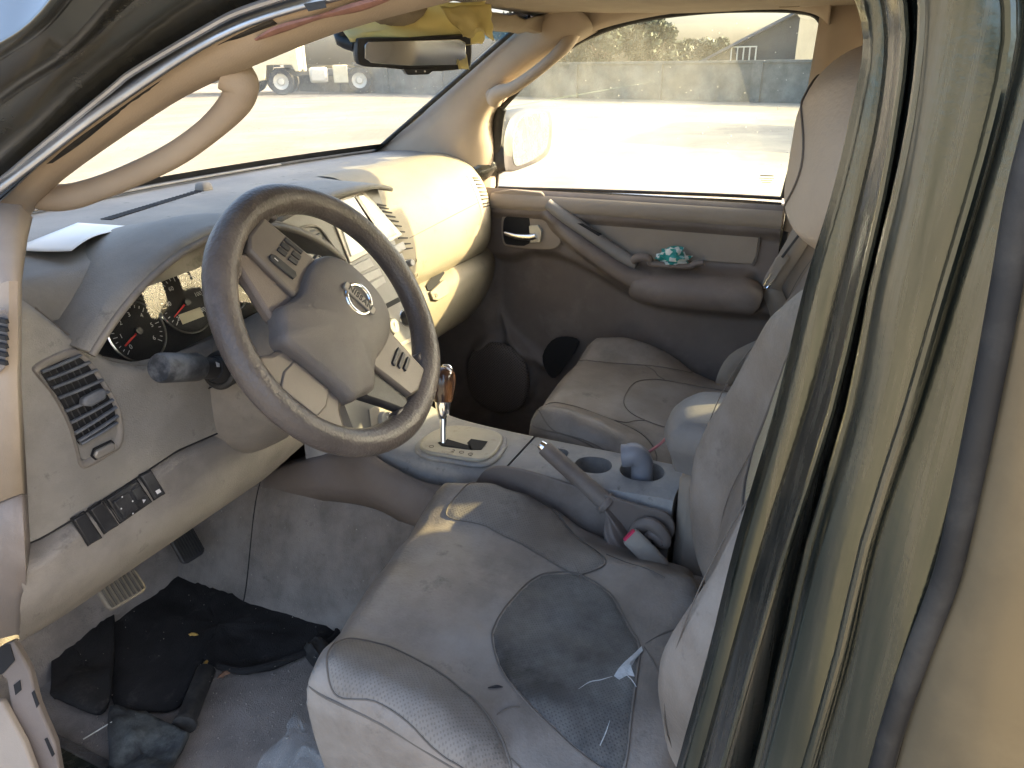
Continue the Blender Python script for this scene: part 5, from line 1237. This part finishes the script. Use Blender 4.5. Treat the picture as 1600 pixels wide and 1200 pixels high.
# wear on the driver's cushion: creases, torn seam and scratches
m_tear = M('torn_fibre', (.52, .53, .52), .9, .15, 80, .6, 200)
rnd = random.Random(11)
def scr(pts, r, mat, nm='crease', lift=.0006): mk(nm, *tubeg([dat(a, b, lift) for a, b in pts], r, n=6, sp=5), mat, ds)
def onc(px):
    p = U(*px, z=.33)-V([-.365, .02, .33]); yw = radians(9); return ((p@V([cos(yw), sin(yw), 0]))/.262, (p@V([-sin(yw), cos(yw), 0]))/.25)
tearP = [V(onc((480+p[0]*.4, 750+p[1]*.4))) for p in [(1185, 762), (1200, 735), (1225, 705), (1262, 668), (1285, 640), (1290, 662), (1262, 700), (1248, 730), (1262, 770), (1235, 762), (1205, 778)]]
cT = sum(tearP)/len(tearP); mk('torn_patch', [dat(p[0], p[1], .0022) for p in tearP]+[dat(cT[0], cT[1], .0045)], [(i, (i+1) % len(tearP), len(tearP)) for i in range(len(tearP))], m_tear, ds, smooth=False)
for q in ([(902, 1074), (918, 1063), (935, 1060), (952, 1055)], [(970, 1052), (980, 1062), (988, 1076)], [(952, 1118), (947, 1130), (940, 1142)]):
    scr([onc(p) for p in q], [.0002, .0007, .0006, .0002][:len(q)], m_tear, 'torn_fibre', .0020)
scr([onc(p) for p in [(765, 1078), (778, 1074), (788, 1074)]], [.0006, .0022, .0006], m_black, 'small_tear', .001)
for q in ([(1000, 1000), (1030, 985), (1062, 975)], [(998, 1005), (1010, 1030), (1020, 1050)]): scr([onc(p) for p in q], [.0003, .0014, .0004], m_seam)
mk('twig', *tubeg([pat_(.05, -.35, .003), pat_(.09, -.42, .006), pat_(.16, -.46, .003)], .0016, n=6, sp=4), m_dark, None, label='tiny dark twig lying on the passenger seat', cat='twig', origin=pat_(.09, -.42, 0))

# seat belts
bl_ = part('seat_belt', car)
def strap(P, w_, wd, nm='webbing', par=bl_, mat=None):
    P = spline([V(p, dtype=float) for p in P], 6); S_ = []
    for i, p in enumerate(P):
        t = nrm(P[min(i+1, len(P)-1)]-P[max(0, i-1)]); s = nrm(V(wd)-t*(V(wd)@t)); S_.append([p-s*w_/2, p+s*w_/2])
    mk(nm, *loft(S_), mat or m_belt, par, solid=.0016)
strap([(.625, -.29, 1.08), (.64, -.265, .90), U(1255, 360, x=.655), U(1213, 432, x=.66), U(1205, 450, x=.665)], .046, (0, 1, .25))
strap([U(1205, 450, x=.668), (.665, -.2, .45), U(1150, 565, x=.64), U(1128, 612, x=.62)], .046, (0, 1, .4))
tg_ = [U(a, b, x=.645) for a, b in [(1212, 402), (1226, 392), (1232, 404), (1222, 418), (1204, 446), (1195, 446), (1198, 430)]]
mk('belt_tongue', *prismg(tg_, 0, .006, (-1, -.3, .1)), m_belt, bl_, bevel=.002)
tube('tongue_loop', [U(a, b, x=.64) for a, b in [(1205, 428), (1194, 446), (1198, 450), (1210, 436)]], .0018, m_chrome, bl_, n=6, sp=3)
tube('belt_cord', [U(a, b, x=.635) for a, b in [(1262, 350), (1240, 378), (1222, 402)]], .003, m_black, bl_, n=6, sp=3)

# ================================================================== PASSENGER DOOR
door = part('passenger_door', car)
DX = .715
arch_px = [(768, 560), (772, 500), (782, 440), (800, 408), (830, 398), (865, 402), (900, 416), (945, 442), (985, 466), (1020, 482), (1080, 492), (1150, 498), (1200, 500)]
apts = sorted([(float(p[1]), float(p[2])) for p in [U(a, b, x=.69) for a, b in arch_px[3:]]])
ap_l = [U(a, b, x=.69) for a, b in arch_px[:4]]
yF = float(ap_l[2][1])
def zarch(y): return interp(y, apts)
armT = sorted([(float(p[1]), float(p[2])) for p in [U(a, b, x=.65) for a, b in [(850, 330), (880, 348), (930, 382), (985, 416), (1020, 424), (1100, 426), (1180, 430)]]])
armB = sorted([(float(p[1]), float(p[2])) for p in [U(a, b, x=.65) for a, b in [(850, 362), (900, 400), (950, 438), (1000, 468), (1060, 486), (1120, 492), (1180, 490)]]])
ya0, ya1 = armT[0][0], armT[-1][0]
def dpt(y, z):
    d = 0.
    u_ = sstep(z-zarch(y), -.012, .022)
    fr = sstep(y, yF+.0, yF+.055)            # front of the panel stays full height
    d += .030*max(u_, fr)
    # armrest
    if y < ya1+.03:
        zt, zb = interp(y, armT), interp(y, armB); w_ = sstep(y, ya1+.03, ya1-.12)*sstep(y, ya0-.012, ya0+.03)
        k = sstep(z, zb-.012, zb+.03)*sstep(z, zt+.010, zt-.016); d += .055*k*(.35+.65*w_)*sstep(y, ya1+.02, ya1-.02)*(sstep(y, ya0-.005, ya0+.045))
    # sill pad
    d += .020*sstep(z, .672, .70)+.0*z
    # speaker bulge and pocket
    p = ((y-spk[1])/.115)**2+((z-spk[2])/.13)**2; d += .018*sstep(1-p, -.1, .35)
    d += .022*math.exp(-((z-interp(y, pkr))/.022)**2)*sstep(y, pkr[0][0]-.02, pkr[0][0]+.03)*sstep(y, pkr[-1][0]+.01, pkr[-1][0]-.03)
    return d
spk = U(782, 585, x=.69); pkr = sorted([(float(p[1]), float(p[2])) for p in [U(a, b, x=.69) for a, b in [(778, 495), (790, 522), (812, 548), (842, 568), (866, 580)]]])
ny, nz = 150, 120
def doorfn(u, v):
    y = lerp(.80, -.168, u); z = lerp(.0, .758, v); x = DX-dpt(y, z)
    if z > .735: x += .02*((z-.735)/.023)**2
    return V([x, y, z])
mk('door_panel', *grid(ny, nz, doorfn), m_door, door, angle=80)
def DU(a, b):
    d = ray(a, b); prev = None
    for i in range(400):
        t = 1.5+i*.004; p = CAM+d*t
        if p[0] >= DX-dpt(p[1], p[2])-.0: return p
    return U(a, b, x=DX)
# sill pad (lighter, dusty) and mirror triangle
sillp = [doorfn(u, .955) for u in np.linspace(.22, 1, 20)]
mk('sill_pad', *tubeg([V([DX-.028, p[1], .725]) for p in sillp], .030, n=16, sp=1, flat=.9, up=(0, 0, 1)), m_doorins, door)
pad('upper_insert', [(884, 335), (960, 336), (1060, 342), (1160, 349), (1180, 354), (1187, 366), (1182, 400), (1176, 413), (1100, 408), (1050, 410), (1010, 404), (985, 402), (960, 388), (925, 364), (902, 348)], lambda a, b: U(a, b, x=.684), -.002, .0025, m_doorins, door, bevel=.003, nv=(-1, 0, 0))
P = [U(a, b, x=.684)+V([-.003, 0, 0]) for a, b in [(884, 335), (960, 336), (1060, 342), (1160, 349), (1182, 355), (1188, 368), (1183, 400), (1177, 415)]]
tube('insert_piping', P, .0022, m_seam, door, n=6, sp=4)
pad('mirror_triangle', [(770, 300), (800, 296), (845, 300), (862, 314), (880, 340), (868, 346), (840, 318), (775, 316)], lambda a, b: U(a, b, x=.672), -.01, .003, m_doorins, door, bevel=.004, nv=(-1, 0, 0))
# diagonal grip and armrest cap
dg_ = [(856, 318), (880, 336), (925, 368), (975, 402), (995, 412)]
tube('door_grip', [U(a, b, x=.66) for a, b in dg_], [.014, .0165, .0165, .0165, .015], M('grip_plastic', (.21, .20, .19), .45, .1, 8, .1, 400, dust=(.35, .33, .3), damt=.5), door, n=14, sp=5)
pad('window_switch', [(902, 349), (910, 349), (941, 366), (935, 369)], lambda a, b: U(a, b, pl=((.643, .2, .66), (-.9, -.3, .3))), .0, .0015, m_dark, door, bevel=0)
arm = [(986, 418), (994, 420), (1030, 424), (1090, 428), (1150, 432), (1178, 440)]
tube('armrest', [U(a, b+28, x=.655) for a, b in arm]+[U(1186, 470, x=.657), U(1189, 471, x=.658)], [.010, .034, .042, .046, .046, .040, .026, .004], m_door, door, n=20, sp=5, flat=1.0)
hs = [(988, 408), (1000, 402), (1015, 405), (1020, 412), (1075, 416), (1085, 412), (1100, 410)]
tube('armrest_lip', [U(a, b, x=.645) for a, b in hs], [.010, .012, .010, .008, .008, .008, .007], m_door, door, n=10, sp=4)
# inside handle
pad('handle_bezel', [(784, 345), (792, 334), (830, 334), (852, 340), (868, 356), (877, 374), (872, 386), (852, 390), (800, 386), (786, 378)], lambda a, b: U(a, b, x=.682), -.002, .004, m_doorins, door, bevel=.003, sm=4, nv=(-1, 0, 0))
pad('handle_cup', [(788, 346), (796, 337), (822, 337), (828, 342), (828, 380), (800, 382), (789, 376)], lambda a, b: U(a, b, x=.682), .003, .0055, m_dark, door, bevel=0, sm=3, nv=(-1, 0, 0))
hn = [U(a, b, x=.668) for a, b in [(789, 364), (808, 369), (830, 370), (838, 368)]]
tube('chrome_handle', hn, [.007, .010, .011, .010], m_chrome, door, n=12, sp=4, flat=.9)
pad('lock_knob', [(828, 352), (842, 351), (848, 360), (846, 378), (830, 379)], lambda a, b: U(a, b, x=.676), .0, .008, m_tank, door, bevel=.002, nv=(-1, 0, 0))
# pocket and speaker
pad('pocket_opening', [(848, 556), (862, 532), (885, 526), (905, 534), (890, 562), (868, 590), (854, 580)], lambda a, b: U(a, b, x=.690), -.002, .002, m_dark, door, bevel=0, sm=3, nv=(-1, 0, 0))
m_spk = add_dots(M('speaker_mesh', (.15, .125, .108), .6, .1, 8), .006, .34, .55, axes=(1, 2))
sc_ = U(776, 592, x=.674)
mk('speaker_grille', *pillowg(sc_, (0, 1, 0), (0, 0, 1), (-1, 0, 0), .105, .115, lambda a, b: .012-.004*(a*a+b*b), .01, rho=.25, sq=.1, n=24, drop=.01)[0], m_spk, door, angle=60)
mk('door_edge', *boxg((.745, -.175, .38), (.06, .012, .78)), m_rubber, door)
# window: seals and glass
sill = lambda a, b: U(a, b, x=.728)
tube('sill_seal', [sill(a, b) for a, b in [(772, 294), (900, 297), (1050, 302), (1150, 306), (1222, 310)]], .0045, m_rubber, door, n=8, sp=3)
tube('sill_seal', [sill(a, b+5)+V([-.012, 0, 0]) for a, b in [(856, 297), (1050, 303), (1150, 307), (1222, 312)]], .003, m_rubber, door, n=8, sp=3)
fr_ = [(772, 294, .725), (776, 240, .708), (781, 185, .69), (785, 168, .684)]
tube('division_bar', [U(a-2, b, x=x) for a, b, x in fr_], .0165, m_rubber, door, n=10, sp=3, flat=.6, up=(1, 0, 0))
fr2 = [(785, 168, .684), (830, 120, .665), (880, 80, .65), (930, 52, .64), (1000, 30, .632), (1100, 17, .628), (1200, 14, .626), (1262, 18, .626), (1284, 34, .63), (1290, 60, .635), (1282, 100, .65), (1262, 180, .675), (1240, 250, .70), (1224, 308, .724)]
tube('frame_seal', [U(a, b, x=x) for a, b, x in fr2], .007, m_rubber, door, n=8, sp=5)
tube('frame_seal', [U(a+12, b, x=x-.01) for a, b, x in fr2[8:]], .009, m_rubber, door, n=8, sp=5)
ol = [U(a, b, x=x) for a, b, x in fr_[1:]+fr2]; ol = spline(ol, 3, True); c = sum(ol)/len(ol); n = len(ol)
Vs = [lerp(p, c, k/6)+V([.0, 0, 0]) for k in range(7) for p in ol]
mk('window_glass', Vs, [(k*n+i, k*n+(i+1) % n, (k+1)*n+(i+1) % n, (k+1)*n+i) for k in range(6) for i in range(n)], m_side, door)
# small maker's print on the glass corner
go = U(1198, 280, x=.7); gex = nrm(U(1210, 281, x=.7)-U(1186, 280, x=.7)); gey = nrm(V([-.28, 0, 1])-gex*(V([-.28, 0, 1])@gex))
for k, (w_, y) in enumerate(((.030, .008), (.034, .002), (.026, -.003), (.020, -.008))):
    mk('glass_print', *prismg([go+gex*a+gey*(y+b)+V([-.004, 0, 0]) for a, b in ((-w_/2, 0), (w_/2, 0), (w_/2, .0025 if k == 0 else .0012), (-w_/2, .0025 if k == 0 else .0012))], 0, .0003, (-1, 0, 0)), m_printd, door, smooth=False)
mk('outer_skin', *grid(8, 6, lambda u, v: V([.80+.03*sin(pi*v)-.05*max(0, v-.8), lerp(.84, -.2, u), lerp(-.25, .745, v)])), m_paint, door, solid=.01)
# rear right door, rough, with its window
rd = part('far_rear_door', car)
mk('door_skin', *grid(8, 6, lambda u, v: V([.80+.03*sin(pi*v)-.05*max(0, v-.8), lerp(-.23, -1.27, u), lerp(-.25, .765, v)])), m_paint, rd, solid=.01)
mk('inner_panel', *grid(6, 6, lambda u, v: V([.72, lerp(-.40, -1.27, u), lerp(0, .755, v)])), m_door, rd)
mk('window_glass', [(.735, -.40, .765), (.735, -1.27, .775), (.64, -1.22, 1.16), (.64, -.38, 1.16)], [(0, 1, 2, 3)], m_side, rd)

# door mirror outside the passenger window
em_ = part('door_mirror', car)
mx_ = lambda a, b: U(a, b, pl=((.95, .60, .84), nrm((.15, -1, .05))))
mo = [(789, 262), (788, 215), (800, 182), (818, 171), (848, 169), (860, 176), (862, 210), (858, 236), (842, 252), (808, 266), (795, 268)]
P = spline([mx_(*p) for p in mo], 4, True); c = sum(P)/len(P); S_ = []
for k, d in ((.93, -.004), (1.0, 0), (1.02, .03), (.95, .07), (.75, .105), (.4, .125)): S_.append([c+(p-c)*k+V([.0, 1, 0])*d for p in P])
mk('mirror_shell', *loft(S_, True, True), m_black, em_, angle=60)
mg = [(800, 254), (799, 215), (808, 188), (822, 178), (846, 176), (854, 182), (855, 210), (851, 232), (838, 245), (812, 258)]
mk('mirror_glass', *prismg(spline([mx_(*p) for p in mg], 4, True), .003, .006, (.15, -1, .05)), m_mirrord, em_, bevel=.001)
mk('mirror_arm', *tubeg([mx_(795, 255)+V([0, .03, 0]), mx_(790, 275)+V([-.04, .10, 0]), V([.80, .84, .74])], [.03, .03, .03], n=12, sp=3), m_paint, em_)

# rear-view mirror
rv = part('rear_view_mirror', car)
rn = nrm((-.62, -.78, -.08)); rP = (.027, .407, 1.091)
rx = lambda a, b: U(a, b, pl=(rP, rn))
ro = [(556, 66), (566, 59), (640, 58), (724, 54), (736, 60), (737, 96), (728, 107), (668, 112), (600, 106), (570, 104), (557, 96)]
P = spline([rx(*p) for p in ro], 3, True); c = sum(P)/len(P); S_ = []
for k, d in ((.90, .001), (.97, .002), (1, -.002), (1, -.014), (.9, -.026), (.6, -.034)): S_.append([c+(p-c)*k+rn*d for p in P])
mk('mirror_housing', *loft(S_, True, True), m_black, rv, angle=50)
rg = [(569, 70), (574, 65), (716, 61), (726, 66), (727, 92), (718, 101), (640, 103), (578, 98), (569, 91)]
mk('mirror_glass', *prismg([rx(*p) for p in rg], .0015, .0045, rn), m_mirror, rv, bevel=.0008)
mk('sensor_bar', *prismg([rx(*p) for p in [(628, 106), (682, 105), (668, 116), (636, 117)]], -.012, .006, rn), m_black, rv, bevel=.002)
for a in (648, 662): mk('sensor_mark', *discg(rx(a, 111), rn, .0016, .006, .0066, 10), m_print, rv)
mk('mirror_stem', *tubeg([rx(560, 72)-rn*.02, rx(540, 60)-rn*.04, V([-.02, .47, 1.15])], [.011, .010, .012], n=10, sp=4), m_black, rv)
# masking paper stuck over the mirror mount
def mtape(px, seed, nm, lab, yoff=.0, amp=.009):
    P00, P10, P11, P01 = [rx(a, b)+rn*(.010+yoff) for a, b in px]
    def fn(u, v):
        p = lerp(lerp(P00, P10, u), lerp(P01, P11, u), v); n3 = V([fbm((u*2.6+seed, v*2, i*7.), 2) for i in range(3)]); return p+n3*amp*(.4+v)+rn*(-.03*(1-v))
    return mk(nm, *grid(26, 14, fn), m_tape, None, label=lab, cat='masking paper', origin=(P00+P10)/2, solid=.0006, angle=60, group='masking paper round the mirror')
mtape([(520, 12), (770, 2), (752, 72), (548, 66)], 1., 'masking_paper', 'crumpled yellow masking paper over the top of the rear-view mirror', -.012)
mtape([(710, 52), (732, 50), (728, 108), (712, 106)], 4.2, 'masking_paper', 'narrow strip of yellow masking tape down the right end of the mirror', .002, .003)
mtape([(690, 10), (770, 8), (762, 52), (716, 58)], 9.1, 'masking_paper', 'loose flap of yellow masking paper right of the mirror top', .012, .009)

# ================================================================== LOOSE THINGS
# crumpled wrapper in the door pull
wc = U(1052, 405, x=.655)
bmw = bmesh.new(); bmesh.ops.create_icosphere(bmw, subdivisions=3, radius=1)
rnd = random.Random(5)
Vs = []
for v in bmw.verts:
    p = V(v.co); k = 1+.6*mnoise.noise(Vector(p*2.3)+Vector((4, 1, 2)))+.5*mnoise.noise(Vector(p*5.5)); q = p*V([.022, .036, .024])*k; q[2] *= (1.1 if p[2] > 0 else .5); Vs.append(wc+q)
Fs = [tuple(v.index for v in f.verts) for f in bmw.faces]; bmw.free()
mw, t_, b_, N_ = newmat('printed_wrapper'); vo = N_('ShaderNodeTexVoronoi'); vo.inputs['Scale'].default_value = 85; tcn = N_('ShaderNodeTexCoord'); t_.links.new(tcn.outputs['Object'], vo.inputs['Vector'])
rp = N_('ShaderNodeValToRGB'); rp.color_ramp.interpolation = 'CONSTANT'; sp3 = N_('ShaderNodeSeparateColor'); t_.links.new(vo.outputs['Color'], sp3.inputs[0]); t_.links.new(sp3.outputs[0], rp.inputs[0])
rp.color_ramp.elements[0].color = (.03, .30, .27, 1); rp.color_ramp.elements[1].color = (.62, .66, .64, 1); rp.color_ramp.elements[1].position = .55; t_.links.new(rp.outputs[0], b_.inputs['Base Color']); b_.inputs['Roughness'].default_value = .3
mk('crumpled_wrapper', Vs, Fs, mw, None, label='crumpled green and white wrapper on the passenger door armrest', cat='wrapper', origin=wc-V([0, 0, .012]), smooth=False)
# grey pipe elbow standing in the cup holder
e0, e1, e2, e3 = w2+V([0, .0, -.07]), w2+V([.0, .0, .012]), w2+V([-.006, .012, .036]), U(972, 712, x=w2[0]-.012)
Vs, Fs = tubeg([e0, e1, e2, lerp(e2, e3, .6), e3], [.0185, .0185, .0195, .0195, .0195], n=26, sp=5, cap=False)
mk('pipe_elbow', Vs, Fs, m_grey, None, label='grey plastic pipe elbow standing in the rear cup holder', cat='pipe', origin=e0, solid=.0035, angle=60)
# pink cord by the armrest
tube('pink_cord', [U(1040, 685, z=.42), U(1030, 695, z=.40), U(1014, 706, z=.385)], .0028, M('cord_pink', (.55, .22, .22), .7, .1), None, n=8, sp=4, label='short pink cord between the passenger seat and the armrest', cat='cord', origin=U(1020, 705, z=.38))
# clear plastic bag by the seat base
mb, t_, b_, N_ = newmat('clear_plastic'); b_.inputs['Base Color'].default_value = (.8, .85, .85, 1); b_.inputs['Roughness'].default_value = .12; b_.inputs['Alpha'].default_value = .14
bc = U(486, 1196, z=.03)
def bag(u, v):
    p = V([(u-.5)*.13, (v-.5)*.15, .03*sin(pi*u)*sin(pi*v)]); n3 = V([fbm((u*2.5, v*2.5, i*5.3), 2) for i in range(3)]); return bc+p+n3*V([.02, .02, .022])+V([0, 0, .012+.004*abs(mnoise.noise(Vector((u*9, v*9, 2))))])
mk('plastic_bag', *grid(50, 50, bag), mb, None, label='crumpled clear plastic bag on the floor at the driver seat front', cat='plastic bag', origin=bc, smooth=True, angle=80)

for o in bpy.data.objects:
    if '_w' in o: del o['_w']
